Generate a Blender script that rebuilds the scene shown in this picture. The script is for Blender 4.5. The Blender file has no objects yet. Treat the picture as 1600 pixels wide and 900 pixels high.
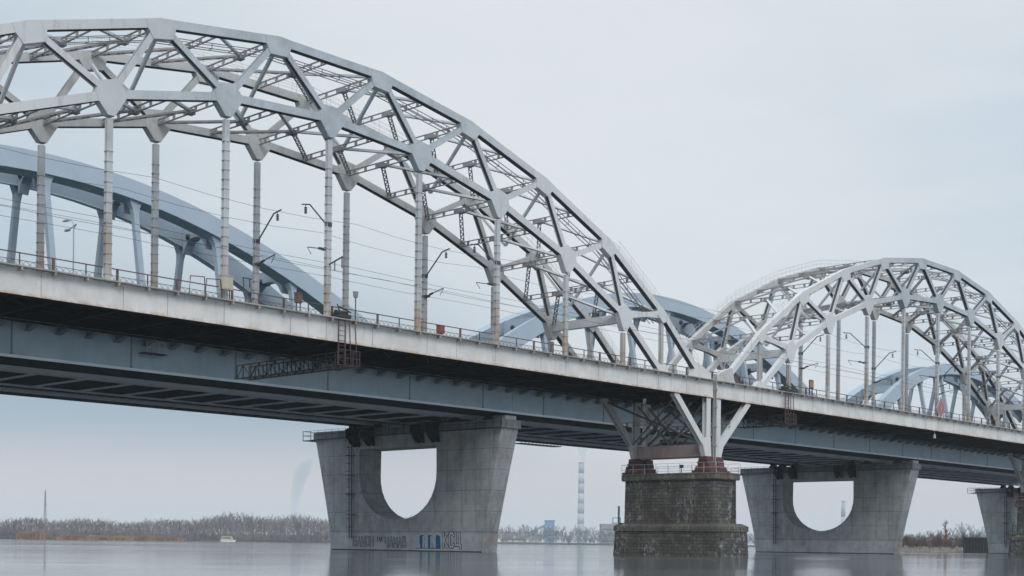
import bpy, math, random
from mathutils import Vector, Matrix
random.seed(7)
R = math.radians
scn = bpy.context.scene
COL = scn.collection
V = Vector
# ------------------------------------------------------------------ mesh helpers
class MB:
    def __init__(self): self.v = []; self.f = []
    def add(self, vs, fs):
        n = len(self.v); self.v += [tuple(p) for p in vs]; self.f += [tuple(i + n for i in f) for f in fs]
    def hexa(self, a, b):            # two quads of 4 points
        self.add(list(a) + list(b), [(3, 2, 1, 0), (4, 5, 6, 7), (0, 1, 5, 4), (1, 2, 6, 5), (2, 3, 7, 6), (3, 0, 4, 7)])
    def box(self, x0, x1, y0, y1, z0, z1):
        self.hexa([(x0, y0, z0), (x1, y0, z0), (x1, y1, z0), (x0, y1, z0)], [(x0, y0, z1), (x1, y0, z1), (x1, y1, z1), (x0, y1, z1)])
    def beam(self, p, q, w, h, side=(0, 1, 0)):
        p = V(p); q = V(q); d = (q - p).normalized(); s = V(side); s = (s - d * s.dot(d)).normalized(); t = d.cross(s)
        s = s * (w / 2); t = t * (h / 2)
        self.hexa([p - s - t, p + s - t, p + s + t, p - s + t], [q - s - t, q + s - t, q + s + t, q - s + t])
    def tube(self, pts, r, n=6, r2=None):
        pts = [V(p) for p in pts]; rings = []
        for i, p in enumerate(pts):
            d = (pts[min(i + 1, len(pts) - 1)] - pts[max(i - 1, 0)]).normalized()
            a = V((0, 0, 1)) if abs(d.z) < .9 else V((1, 0, 0)); s = d.cross(a).normalized(); t = d.cross(s)
            rr = r if r2 is None else r + (r2 - r) * i / (len(pts) - 1)
            rings.append([p + (s * math.cos(k * 2 * math.pi / n) + t * math.sin(k * 2 * math.pi / n)) * rr for k in range(n)])
        vs = [q for g in rings for q in g]; fs = []
        for i in range(len(pts) - 1):
            for k in range(n): fs.append((i * n + k, i * n + (k + 1) % n, (i + 1) * n + (k + 1) % n, (i + 1) * n + k))
        fs.append(tuple(range(n - 1, -1, -1))); fs.append(tuple((len(pts) - 1) * n + k for k in range(n)))
        self.add(vs, fs)
    def prism(self, poly, off):
        n = len(poly); off = V(off); vs = [V(p) for p in poly] + [V(p) + off for p in poly]
        self.add(vs, [tuple(range(n - 1, -1, -1)), tuple(range(n, 2 * n))] + [(i, (i + 1) % n, (i + 1) % n + n, i + n) for i in range(n)])
    def laced(self, p, q, gap, side=(1, 0, 0)):     # two angle bars with batten plates between
        p = V(p); q = V(q); d = (q - p).normalized(); s = V(side); t = d.cross(s).normalized()
        for e in (-1, 1): self.beam(p + t * gap / 2 * e, q + t * gap / 2 * e, .14, .07, side)
        L = (q - p).length; n = max(3, int(L / 1.5))
        for i in range(n):
            c = p + d * L * (i + .5) / n; self.beam(c - d * .14, c + d * .14, .08, gap, side)
    def lattice(self, p, q, gap, side=(1, 0, 0)):   # zigzag lacing
        p = V(p); q = V(q); d = (q - p).normalized(); s = V(side); t = d.cross(s).normalized()
        for e in (-1, 1): self.beam(p + t * gap / 2 * e, q + t * gap / 2 * e, .16, .08, side)
        L = (q - p).length; n = max(4, int(L / .5))
        for i in range(n):
            e = 1 if i % 2 else -1
            self.beam(p + d * L * i / n + t * gap / 2 * e, p + d * L * (i + 1) / n - t * gap / 2 * e, .07, .07, side)
def new_mesh(name, mb, m, org=(0, 0, 0), smooth=False):
    me = bpy.data.meshes.new(name); o = V(org)
    me.from_pydata([tuple(V(p) - o) for p in mb.v], [], mb.f); me.materials.append(m)
    if smooth:
        me.polygons.foreach_set('use_smooth', [True] * len(me.polygons))
    me.update(); ob = bpy.data.objects.new(name, me); COL.objects.link(ob); return ob
def fixn(ob):
    import bmesh
    bm = bmesh.new(); bm.from_mesh(ob.data); bmesh.ops.recalc_face_normals(bm, faces=bm.faces); bm.to_mesh(ob.data); bm.free(); return ob
def tag(o, label, cat, group=None, kind=None):
    if label: o['label'] = label
    if cat: o['category'] = cat
    if group: o['group'] = group
    if kind: o['kind'] = kind
    return o
def thing(name, loc, label, cat, group=None):
    o = bpy.data.objects.new(name, None); o.empty_display_size = .5; COL.objects.link(o); o.location = loc
    return tag(o, label, cat, group)
def part(name, mb, m, root, parent=None, label=None, smooth=False):
    ob = fixn(new_mesh(name, mb, m, root.location, smooth)); ob.parent = parent or root
    if label: ob['label'] = label
    return ob
def solo(name, mb, m, loc, label, cat, group=None, smooth=False):
    ob = fixn(new_mesh(name, mb, m, loc, smooth)); ob.location = loc; return tag(ob, label, cat, group)
def struct(name, mb, m, kind='structure', smooth=False):
    ob = new_mesh(name, mb, m, (0, 0, 0), smooth); ob['kind'] = kind; return ob
def copy_tree(o, parent=None):
    c = o.copy(); COL.objects.link(c)
    if parent: c.parent = parent
    for ch in o.children: copy_tree(ch, c)
    return c
def dup(o, loc, label):
    c = copy_tree(o); c.location = loc; c['label'] = label; return c
# ------------------------------------------------------------------ materials
def srgb(r, g, b):
    f = lambda c: ((c / 255 + .055) / 1.055) ** 2.4 if c > 10 else c / 255 / 12.92
    return (f(r), f(g), f(b), 1)
class NT:
    def __init__(self, name, rough=.6, metal=0.0, spec=.4):
        self.m = bpy.data.materials.new(name); self.m.use_nodes = True; self.t = self.m.node_tree; self.n = self.t.nodes
        self.b = self.n['Principled BSDF']; self.b.inputs['Roughness'].default_value = rough; self.b.inputs['Metallic'].default_value = metal
        self.b.inputs['Specular IOR Level'].default_value = spec
        self.tc = self.n.new('ShaderNodeTexCoord').outputs['Object']
    def link(self, a, b): self.t.links.new(a, b)
    def mapping(self, scale, vec=None, rot=(0, 0, 0), loc=(0, 0, 0)):
        k = self.n.new('ShaderNodeMapping'); k.inputs['Scale'].default_value = scale; k.inputs['Rotation'].default_value = rot; k.inputs['Location'].default_value = loc
        self.link(vec or self.tc, k.inputs['Vector']); return k.outputs[0]
    def noise(self, scale, detail=5, rough=.6, vec=None, stretch=None):
        v = vec or self.tc
        if stretch: v = self.mapping(stretch, v)
        k = self.n.new('ShaderNodeTexNoise'); k.inputs['Scale'].default_value = scale; k.inputs['Detail'].default_value = detail; k.inputs['Roughness'].default_value = rough
        self.link(v, k.inputs['Vector']); return k.outputs['Fac']
    def ramp(self, fac, p0, p1, v0=0, v1=1):
        k = self.n.new('ShaderNodeMapRange'); k.inputs[1].default_value = p0; k.inputs[2].default_value = p1; k.inputs[3].default_value = v0; k.inputs[4].default_value = v1
        k.interpolation_type = 'SMOOTHSTEP'; self.link(fac, k.inputs[0]); return k.outputs[0]
    def mix(self, fac, a, b):
        k = self.n.new('ShaderNodeMix'); k.data_type = 'RGBA'
        if isinstance(fac, (int, float)): k.inputs[0].default_value = fac
        else: self.link(fac, k.inputs[0])
        for s, i in ((a, 6), (b, 7)):
            if isinstance(s, tuple): k.inputs[i].default_value = s if len(s) == 4 else s + (1,)
            else: self.link(s, k.inputs[i])
        return k.outputs[2]
    def math(self, op, a, b=None):
        k = self.n.new('ShaderNodeMath'); k.operation = op
        for s, i in ((a, 0), (b, 1)):
            if s is None: continue
            if isinstance(s, (int, float)): k.inputs[i].default_value = s
            else: self.link(s, k.inputs[i])
        return k.outputs[0]
    def bump(self, h, strength=.3, dist=.02, normal=None):
        k = self.n.new('ShaderNodeBump'); k.inputs['Strength'].default_value = strength; k.inputs['Distance'].default_value = dist
        self.link(h, k.inputs['Height'])
        if normal: self.link(normal, k.inputs['Normal'])
        self.link(k.outputs[0], self.b.inputs['Normal']); return k.outputs[0]
    def color(self, c):
        if isinstance(c, tuple): self.b.inputs['Base Color'].default_value = c if len(c) == 4 else c + (1,)
        else: self.link(c, self.b.inputs['Base Color'])
        return self.m
    def sep(self):
        k = self.n.new('ShaderNodeSeparateXYZ'); self.link(self.tc, k.inputs[0]); return k.outputs
    def wallvec(self):           # (x+y, z) so courses run round a pier
        s = self.sep(); c = self.n.new('ShaderNodeCombineXYZ'); self.link(self.math('ADD', s[0], s[1]), c.inputs[0]); self.link(s[2], c.inputs[1]); return c.outputs[0]
def paint(name, base, rust=.5, rustcol=(.23, .12, .07), dirt=.5, rough=.55, lo=None, spec=.35, end_tone=None):
    t = NT(name, rough, 0, spec); c = t.mix(t.ramp(t.noise(.35, 6, .7), .35, .7), base, tuple(x * (1 - .28 * dirt) for x in base))
    if end_tone:   # shifts to a paler tone towards both ends of the span
        au = t.math('ABSOLUTE', t.sep()[0]); f_ = t.ramp(t.math('ADD', au, t.math('MULTIPLY', t.noise(.12, 4, .6), 14)), 14, 38); c = t.mix(f_, c, end_tone)
    c = t.mix(t.ramp(t.noise(1.3, 6, .7, stretch=(1.6, 1.6, .22)), .5, .78, 0, .55 * dirt), c, tuple(x * .5 * k for x, k in zip(base, (1.03, .98, .9))))
    m = t.ramp(t.noise(.9, 8, .75, stretch=(1, 1, .5)), .72 - .22 * rust, .86 - .16 * rust)
    if lo is not None:   # weathering that climbs from the deck
        z = t.ramp(t.sep()[2], lo[0], lo[1], 1, 0); m = t.math('MAXIMUM', m, t.math('MULTIPLY', z, t.ramp(t.noise(.8, 6, .7, stretch=(2, 2, .3)), .35, .62)))
    c = t.mix(t.math('MULTIPLY', m, .85), c, rustcol)
    t.bump(t.noise(6, 4, .6), .12, .02)
    return t.color(c)
M = {}
M['steel'] = paint('weathered_grey_paint', (.47, .52, .565), .34, (.36, .27, .20), .9, end_tone=(.63, .645, .65))
M['steel_rusty'] = paint('rust_stained_cream_paint', (.52, .525, .525), .8, (.36, .24, .15), .85)
M['maroon_iron'] = paint('dull_maroon_iron', (.10, .06, .065), .5, (.09, .05, .04), .6)
M['brace'] = paint('rust_brown_steel', (.13, .125, .12), .7, (.11, .075, .055), .7)
M['shade_grime'] = paint('shade_and_grime_steel', (.085, .092, .10), .5, (.07, .045, .03), .5, .9, None, .05)  # shade and some grime put into one dark colour
M['hanger'] = paint('hanger_paint', (.52, .55, .575), .5, (.33, .22, .14), .8, lo=(2.0, 9.5))
M['lattice'] = paint('brown_grey_paint', (.30, .295, .30), .4, (.20, .13, .10), .6)
M['tie'] = paint('chalky_white_paint', (.75, .745, .74), .5, (.50, .33, .22), .75, .6, (-.05, .30))
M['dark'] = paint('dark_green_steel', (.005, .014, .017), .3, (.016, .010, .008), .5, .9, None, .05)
M['ledge'] = paint('ledge_concrete', (.40, .38, .35), .9, (.2, .11, .06), .9)
M['rust'] = paint('rusty_iron', (.14, .09, .07), .7, (.09, .05, .035), .5)
M['blue'] = paint('pale_blue_paint', (.35, .425, .505), .0, (.2, .2, .2), .25)
M['girder'] = paint('blue_grey_girder_paint', (.38, .50, .58), .1, (.12, .12, .11), .5)
M['girder_dull'] = paint('dull_grey_girder_paint', (.16, .21, .235), .1, (.12, .12, .11), .4)
M['girder_edge'] = paint('pale_blue_grey_edge_paint', (.72, .80, .85), .0, (.12, .12, .11), .4)
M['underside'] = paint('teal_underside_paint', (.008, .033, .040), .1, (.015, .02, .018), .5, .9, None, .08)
M['maroon'] = paint('maroon_bearing_paint', (.12, .045, .05), .5, (.07, .04, .03), .7)
M['black'] = paint('dark_iron', (.035, .038, .042), .3, (.06, .035, .025), .4)
M['wire'] = paint('wire_metal', (.07, .075, .08), .0)
M['pink'] = paint('pinkish_steel', (.36, .29, .285), .5, (.2, .11, .09), .5)
M['cream'] = paint('cream_cabinet_paint', (.52, .48, .40), .5, (.3, .18, .1), .6)
M['red'] = paint('faded_red_paint', (.24, .075, .07), .3, (.15, .06, .04), .5)
M['mint'] = paint('far_white_paint', (.5, .54, .58), .0)
def concrete(name, base, grid=True, dark=.5):
    t = NT(name, .85, 0, .25); w = t.wallvec()
    c = t.mix(t.ramp(t.noise(.45, 7, .7), .3, .72), base, tuple(x * .68 for x in base))
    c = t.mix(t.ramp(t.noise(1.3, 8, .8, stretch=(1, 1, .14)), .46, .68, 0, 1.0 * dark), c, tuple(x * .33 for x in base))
    c = t.mix(t.ramp(t.noise(5, 6, .8), .55, .8, 0, .4), c, tuple(min(1, x * 1.35) for x in base))
    c = t.mix(t.ramp(t.noise(.22, 5, .6, stretch=(1, 1, 1.3)), .56, .68, 0, .4), c, (.30, .21, .15))
    if grid:
        for sc, wd, st in ((2.62, .045, .95), (.0, 0, 0)):
            if not sc: continue
            k = t.n.new('ShaderNodeTexBrick'); k.offset = 0; k.inputs['Scale'].default_value = 1; k.inputs['Mortar Size'].default_value = wd; k.inputs['Mortar Smooth'].default_value = .6
            k.inputs['Brick Width'].default_value = 2.55; k.inputs['Row Height'].default_value = sc
            t.link(w, k.inputs['Vector']); f = t.math('MULTIPLY', k.outputs['Fac'], t.ramp(t.noise(.6, 4, .6), .3, .6, .35, st)); c = t.mix(f, c, tuple(x * .3 for x in base))
        k = t.n.new('ShaderNodeTexBrick'); k.offset = 0; k.inputs['Scale'].default_value = 1; k.inputs['Mortar Size'].default_value = .012
        k.inputs['Brick Width'].default_value = 1.3; k.inputs['Row Height'].default_value = .436; t.link(w, k.inputs['Vector'])
        c = t.mix(t.math('MULTIPLY', k.outputs['Fac'], .38), c, tuple(x * .4 for x in base))
    c = t.mix(t.ramp(t.noise(.9, 8, .85), .55, .68, 0, .35), c, tuple(x * .4 for x in base))
    t.bump(t.noise(3, 8, .7), .5, .06); return t.color(c)
M['conc'] = concrete('board_marked_concrete', (.53, .57, .585))
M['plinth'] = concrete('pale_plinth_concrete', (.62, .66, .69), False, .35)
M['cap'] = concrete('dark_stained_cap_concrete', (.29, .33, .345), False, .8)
def masonry(name, c1, c2, mort, white, row=.36, brick=.95):
    t = NT(name, .9, 0, .2); w = t.wallvec(); dn = t.n.new('ShaderNodeTexNoise'); dn.inputs['Scale'].default_value = 1.7; dn.inputs['Detail'].default_value = 3; t.link(w, dn.inputs['Vector'])
    dv = t.n.new('ShaderNodeVectorMath'); dv.operation = 'MULTIPLY_ADD'; t.link(dn.outputs['Color'], dv.inputs[0]); dv.inputs[1].default_value = (.14, .09, 0); t.link(w, dv.inputs[2]); w = dv.outputs[0]; k = t.n.new('ShaderNodeTexBrick')
    k.inputs['Scale'].default_value = 1; k.inputs['Brick Width'].default_value = brick; k.inputs['Row Height'].default_value = row; k.inputs['Mortar Size'].default_value = .03; k.inputs['Mortar Smooth'].default_value = .3
    k.inputs['Color1'].default_value = c1 + (1,); k.inputs['Color2'].default_value = c2 + (1,); k.inputs['Mortar'].default_value = mort + (1,); k.inputs['Bias'].default_value = -.1; t.link(w, k.inputs['Vector'])
    c = t.mix(t.ramp(t.noise(.4, 6, .7), .35, .65, 0, .7), k.outputs['Color'], tuple(x * .5 for x in c1))
    c = t.mix(t.ramp(t.noise(2.5, 8, .85, stretch=(1, 1, .6)), .5, .7, 0, .6), c, (.25, .25, .225)); c = t.mix(t.ramp(t.noise(.8, 5, .7, stretch=(1, 1, .4)), .55, .7, 0, .8), c, (.035, .04, .042))
    wv = t.math('MULTIPLY', t.ramp(t.noise(.4, 4, .5, stretch=(1, 1, .35)), .46, .6), t.ramp(t.noise(2.2, 9, .9, stretch=(1, 1, .7)), .50, .60))
    c = t.mix(t.math('MULTIPLY', wv, white), c, (.62, .64, .64))
    h = t.math('ADD', t.math('MULTIPLY', k.outputs['Fac'], -1.2), t.noise(2.2, 8, .75)); t.bump(h, .9, .09); return t.color(c)
M['brick'] = masonry('dark_stone_masonry', (.080, .078, .073), (.128, .121, .108), (.04, .042, .042), .5)
M['brickcap'] = masonry('mossy_stone_coping', (.115, .108, .09), (.15, .14, .115), (.06, .06, .055), .4, .6, 1.6)
def plain(name, col, rough=.8, var=.35, scale=1.0):
    t = NT(name, rough, 0, .25); c = t.mix(t.ramp(t.noise(scale, 6, .7), .35, .65), col, tuple(x * (1 - var) for x in col)); t.bump(t.noise(scale * 4, 5, .7), .3, .05); return t.color(c)
M['twig'] = plain('bare_twigs', (.29, .27, .29), .9, .35, .05)
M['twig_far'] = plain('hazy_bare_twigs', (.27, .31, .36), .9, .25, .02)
M['twig_pink'] = plain('reddish_twigs', (.17, .095, .095), .9, .4, .2)
M['twig_tan'] = plain('tan_leaves', (.33, .20, .11), .9, .4, .2)
M['twig_brush'] = plain('brown_brushwood', (.20, .145, .125), .9, .5, .12)
M['trunk'] = plain('grey_bark', (.13, .11, .10), .9, .3, 1)
M['reed'] = plain('dry_reeds', (.36, .24, .19), .9, .4, .15)
M['bank'] = plain('gravel_bank', (.17, .15, .12), .95, .5, .5)
M['stone'] = plain('pale_rubble', (.27, .25, .22), .95, .4, 1)
M['farbank'] = plain('dull_far_bank', (.09, .085, .085), .95, .4, .03)
M['bluebuild'] = plain('sky_blue_cladding', (.22, .36, .58), .7, .15, .1)
M['whitebuild'] = plain('white_render', (.62, .64, .64), .8, .15, .1)
M['greybuild'] = plain('grey_panel_wall', (.30, .33, .38), .8, .15, .1)
M['chim_light'] = plain('pale_chimney_band', (.44, .49, .54), .8, .1, .05)
M['chim_dark'] = plain('lilac_chimney_band', (.35, .40, .47), .8, .1, .05)
M['sheet'] = plain('dark_sheet_pile', (.022, .032, .036), .7, .4, .6)
M['paintblue'] = plain('blue_spray_paint', (.02, .17, .38), .7, .25, 1.5)
M['paintwhite'] = plain('white_spray_paint', (.60, .66, .68), .7, .2, 1.5)
M['paintpale'] = plain('pale_grey_spray_paint', (.42, .47, .52), .7, .2, 1.5)
M['paintdark'] = plain('dark_spray_paint', (.07, .08, .11), .7, .3, 1.5)
M['yellow'] = plain('orange_yellow_panel', (.45, .26, .10), .7, .3, 2)
# water
t = NT('river_water', .09, 0, .5); t.b.inputs['IOR'].default_value = 1.33; t.color((.12, .13, .145))
n1 = t.noise(.10, 4, .6, stretch=(1, 1, 1)); n2 = t.noise(.9, 4, .65); h = t.math('ADD', n1, t.math('MULTIPLY', n2, .16)); t.bump(h, .10, .35)
rr = t.ramp(t.noise(.012, 3, .5, stretch=(1, 2.5, 1)), .4, .65, .065, .12); t.link(rr, t.b.inputs['Roughness']); M['water'] = t.m
# ------------------------------------------------------------------ bridge constants (metres; x along the bridges, y across, z up from the water)
CA, CB, CC = 69.7, 177.4, 285.1
HALF = 53.85
YN, YF = 86.5, 96.2
YM = (YN + YF) / 2
TB, TT = 17.45, 19.12       # bottom and top of the tie girder
st = {2: 15.67, 3: 24.54, 4: 34.13, 5: 43.92, 6: HALF}
Lz = {2: 24.38, 3: 28.9, 4: 32.45, 5: 34.7, 6: 35.35}
su = {1: 9.3, 2: 18.23, 3: 27.99, 4: 38.03, 5: 48.49}
Uzz = {1: 25.5, 2: 31.35, 3: 35.55, 4: 38.58, 5: 40.2}
LN = [(-(HALF - st[k]), Lz[k]) for k in (2, 3, 4, 5, 6)]; LN += [(-a, b) for a, b in LN[-2::-1]]        # 9 nodes
UN = [(-(HALF - su[k]), Uzz[k]) for k in (1, 2, 3, 4, 5)]; UN += [(-a, b) for a, b in UN[::-1]]          # 10 nodes
LP = [(-(HALF - 9.2), TT + .1)] + LN + [(HALF - 9.2, TT + .1)]
UP = [(-(HALF - 1.9), TT + .1)] + UN + [(HALF - 1.9, TT + .1)]
def interp(P, u):
    for (a, za), (b, zb) in zip(P, P[1:]):
        if a <= u <= b: return za + (zb - za) * (u - a) / (b - a)
def chord(mb, P, c, y, w, h):
    for i, ((a, za), (b, zb)) in enumerate(zip(P, P[1:])):
        p = V((c + a, y, za)); q = V((c + b, y, zb)); mb.beam(p, q, w - .006 * (i % 2), h - .006 * (i % 2))
def soff(mb, P, c, y, w, h):  # dark strips along a chord's underside, colouring in its shade and grime
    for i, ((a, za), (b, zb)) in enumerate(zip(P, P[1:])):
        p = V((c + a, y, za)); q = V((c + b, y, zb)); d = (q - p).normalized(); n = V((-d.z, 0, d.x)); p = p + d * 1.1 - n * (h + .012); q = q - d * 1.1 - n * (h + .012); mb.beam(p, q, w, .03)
def rail_span(c, label):
    T = thing('steel_truss_arch_span', (c, YM, TB), label, 'bridge span', 'steel truss arch spans of the railway bridge')
    P = lambda n, mb, m, par=None, lab=None: part(n, mb, M[m], T, par, lab)
    for y, mname, out in ((YN, 'steel', -1), (YF, 'steel_rusty', 1)):
        # tie girder with flanges, stiffener strips and cover plates
        g = MB(); g.box(c - HALF + .28, c + HALF - .28, y - .35, y + .35, TB, TT)
        g.box(c - HALF + .25, c + HALF - .25, y - .43, y + .43, TB - .05, TB + .003); g.box(c - HALF + .25, c + HALF - .25, y - .43, y + .43, TT - .003, TT + .05)
        for k in range(1, 22):
            u = -HALF + k * 4.9
            g.box(c + u - .03, c + u + .03, y + out * .35 - .012, y + out * .35 + .012, TB + .02, TT - .02)
            if k % 2 == 0:
                g.box(c + u, c + u + 1.1, y + out * .35 - .02, y + out * .35 + .02, TT - .3, TT - .02); g.box(c + u - .35, c + u + .6, y + out * .35 - .018, y + out * .35 + .018, TB + .02, TB + .22)
        tie = P('tie_girder', g, 'tie')
        for k in range(1, 22):
            u = -HALF + k * 4.9 + (.9 if k % 3 == 1 else -.4); g = MB(); g.box(c + u - .018, c + u + .018, y + out * .352 - .012, y + out * .352 + .012, TB + .02, TT - .02); P('panel_seam', g, 'lattice', tie)
        g = MB(); q = y - out * .44; g.box(c - HALF + .3, c + HALF - .3, min(q, q - out * .03), max(q, q - out * .03), TB - .045, TT - .02); g.box(c - HALF + .3, c + HALF - .3, y - .4, y + .4, TB - .075, TB - .052); P('added_shade_plate', g, 'dark', tie)  # dark plates added to darken the tie's inner face and underside
        g = MB(); g.box(c - HALF + .3, c + HALF - .3, y + out * .55 - .32, y + out * .55 + .32, TT + .10, TT + .19)
        for k in range(44): 
            u = -HALF + 1 + k * 2.4; 
            if u < HALF - 1: g.box(c + u - .06, c + u + .06, y + out * .6 - .25, y + out * .6 + .25, TT - .12, TT + .1)
        P('walkway_ledge', g, 'ledge', tie)
        # railing
        ry = y + out * .1 * -1 - out * .55
        g = MB()
        for zz, rr_ in ((1.12, .035), (.62, .018), (.2, .018)): g.beam((c - HALF + .6, ry, TT + .19 + zz), (c + HALF - .6, ry, TT + .19 + zz), rr_ * 2, rr_ * 2)
        n = int((2 * HALF - 2) / 2.45)
        for k in range(n + 1):
            u = -HALF + 1 + k * 2.45; w = .07 if k % 2 == 0 else .035
            g.box(c + u - w, c + u + w, ry - w, ry + w, TT, TT + 1.35 if k % 2 == 0 else TT + 1.3)
            for j in range(5):
                a = c + u + j * .49
                g.beam((a, ry, TT + .39), (a + .49, ry, TT + .81), .02, .02); g.beam((a, ry, TT + .81), (a + .49, ry, TT + .39), .02, .02)
        P('railing', g, 'rust')
        g = MB(); chord(g, UP, c, y, .58, .65)
        for (a, za), (b, zb) in zip(UP[1:], UP[2:-1]): pass
        ch = P('upper_chord', g, mname); g = MB(); soff(g, UP, c, y, .50, .325); P('shade_grime_strip', g, 'shade_grime', ch)
        g = MB(); chord(g, LP, c, y, .58, .62); ch = P('lower_chord', g, mname); g = MB(); soff(g, LP, c, y, .50, .31); P('shade_grime_strip', g, 'shade_grime', ch)
        # gussets
        for i, (u, z) in enumerate(LN):
            a = LP[i]; b = LP[i + 2]; tv = V((b[0] - a[0], 0, b[1] - a[1])).normalized(); nv = V((-tv.z, 0, tv.x)); o = V((c + u, 0, z)); g = MB(); t1 = V((u - a[0], 0, z - a[1])).normalized(); t2 = V((b[0] - u, 0, b[1] - z)).normalized(); n1 = V((-t1.z, 0, t1.x)); n2 = V((-t2.z, 0, t2.x))
            pts = [o - t1 * 1.15 - n1 * .30, o - t1 * 1.15 + n1 * .30, o - tv * .72 + nv * 1.0, o + tv * .72 + nv * 1.0, o + t2 * 1.15 + n2 * .30, o + t2 * 1.15 - n2 * .30, o + V((.28, 0, -1.5)), o + V((-.28, 0, -1.5))]
            g.prism([V((p.x, y - .325, p.z)) for p in pts], (0, .65, 0)); P('gusset_plate', g, mname)
        for i, (u, z) in enumerate(UN):
            a = UP[i]; b = UP[i + 2]; tv = V((b[0] - a[0], 0, b[1] - a[1])).normalized(); nv = V((-tv.z, 0, tv.x)); o = V((c + u, 0, z)); g = MB(); t1 = V((u - a[0], 0, z - a[1])).normalized(); t2 = V((b[0] - u, 0, b[1] - z)).normalized(); n1 = V((-t1.z, 0, t1.x)); n2 = V((-t2.z, 0, t2.x))
            k = .75 if i in (0, len(UN) - 1) else 1
            pts = [o - t1 * 1.2 * k + n1 * .31, o - t1 * 1.2 * k - n1 * .34, o - tv * .85 * k - nv * 1.15 * k, o + tv * .85 * k - nv * 1.15 * k, o + t2 * 1.2 * k - n2 * .34, o + t2 * 1.2 * k + n2 * .31, o + nv * .335]
            g.prism([V((p.x, y - .325, p.z)) for p in pts], (0, .65, 0)); P('gusset_plate', g, mname)
        # diagonals (two per upper node), shaped as channels: two flanges and a web
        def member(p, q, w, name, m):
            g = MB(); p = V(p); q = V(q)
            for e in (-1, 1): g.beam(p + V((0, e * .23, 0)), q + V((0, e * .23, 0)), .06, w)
            dg = P(name, g, m); g = MB(); g.beam(p, q, .40, w * .6); P('recessed_web', g, 'shade_grime', dg); return dg  # web coloured dark to paint in the shade of the recess
        for i, (u, z) in enumerate(UN):
            for j in (i - 1, i):
                if 0 <= j < len(LN): member((c + u, y, z), (c + LN[j][0], y, LN[j][1]), .46 if abs(u) < 40 else .5, 'diagonal', mname)
        # end post plates at the supports
        for e in (-1, 1):
            g = MB(); x = c + e * (HALF - 1.9)
            g.prism([(x - e * 2.2, y - .32, TT + .05), (x + e * 1.4, y - .32, TT + .05), (x + e * 1.2, y - .32, TT + .9), (x - e * .2, y - .32, TT + 1.5), (x - e * 1.5, y - .32, TT + 1.9)], (0, .64, 0)); P('end_plate', g, 'steel_rusty' if e < 0 else mname)
            x = c + e * (HALF - 9.2); g = MB()
            g.prism([(x - 1.1, y - .32, TT + .05), (x + 1.1, y - .32, TT + .05), (x + .45, y - .32, TT + .95), (x - .45, y - .32, TT + .95)], (0, .64, 0)); P('end_plate', g, mname)
        # hangers with collars
        for (u, z), top in [(p, 1.7) for p in LN] + [(UN[0], 1.0), (UN[-1], 1.0)]:
            g = MB(); x = c + u; z1 = z - top
            g.box(x - .19, x + .19, y - .11, y + .11, TT + .04, z1 + .02)
            for e in (-1, 1): g.box(x - .23, x + .23, y + e * .14 - .03, y + e * .14 + .03, TT + .04, z1)
            if top > 1.2:
                zz = TT + .7
                while zz < z1 - .6:
                    if zz < z1 - 1.6: g.box(x - .275, x + .275, y - .21, y + .21, zz, zz + .045)
                    zz += .72
            P('hanger', g, 'hanger')
    # transverse struts and K bracing between the trusses
    def plane_bracing(nodes, path, full_ends):
        us = []
        for i, (u, z) in enumerate(nodes):
            us.append(u)
            if i < len(nodes) - 1: us.append((u + nodes[i + 1][0]) / 2)
        ctr = []
        for u in us:
            z = interp(path, u) ; g = MB(); g.laced((c + u, YN + .3, z), (c + u, YF - .3, z), .42); P('transverse_strut', g, 'lattice'); ctr.append((u, z))
        for (u, z), (v, w) in zip(ctr, ctr[1:]):
            if (u + v) / 2 < 0: a, b = (v, w), (u, z)
            else: a, b = (u, z), (v, w)
            g = MB(); g.beam((c + a[0], YM, a[1]), (c + b[0], YN + .3, b[1]), .24, .2); P('lateral_brace', g, 'steel')
            g = MB(); g.lattice((c + a[0], YM, a[1]), (c + b[0], YF - .3, b[1]), .3, (0, 0, 1)); P('lateral_brace', g, 'lattice')
            g = MB(); g.box(c + a[0] - .3, c + a[0] + .3, YM - .3, YM + .3, a[1] - .3, a[1] + .1); P('node_plate', g, 'lattice')
    plane_bracing(LN, LP, 1); plane_bracing(UN, UP, 1)
    for i, (u, z) in enumerate(UN[1:-1]):
        lz = interp(LP, u)
        for y in (YN, YF):
            g = MB(); g.beam((c + u, y + (.3 if y == YN else -.3), z - .8), (c + u, YM, lz), .24, .24, (1, 0, 0)); P('sway_brace', g, 'steel')
    # portal beams at the end nodes
    for e in (-1, 1):
        u = e * (HALF - 15.67); g = MB(); g.box(c + u - .25, c + u + .25, YN + .3, YF - .3, 23.7, 24.6); P('portal_beam', g, 'steel')
    for u in (UN[0][0], UN[-1][0]):
        g = MB(); j = LN[0] if u < 0 else LN[-1]
        for y in (YN, YF): g.beam((c + u, y, 25.2), (c + j[0], y, 24.7), .5, .5)
        P('end_tie_bar', g, 'steel')
    # inspection walkway rails over the upper chord
    for y, a0, a1 in ((YN, -51, -38), (YN, 37, 51), (YF, -50, 50)):
        n = int((a1 - a0) / 1.9); xs = [a0 + (a1 - a0) * k / n for k in range(n + 1)]; g = MB()
        pts = [(x, interp(UP, x)) for x in xs]
        for x, z in pts:
            for e in (-1, 1): g.beam((c + x, y + e * .32, z + .3), (c + x, y + e * .32, z + 1.35), .022, .022)
            g.beam((c + x, y - .32, z + .38), (c + x, y + .32, z + .38), .03, .03, (1, 0, 0))
        for (x, z), (x2, z2) in zip(pts, pts[1:]):
            for e in (-1, 1):
                for hh in (1.33, .85): g.beam((c + x, y + e * .32, z + hh), (c + x2, y + e * .32, z2 + hh), .022, .022)
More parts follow.
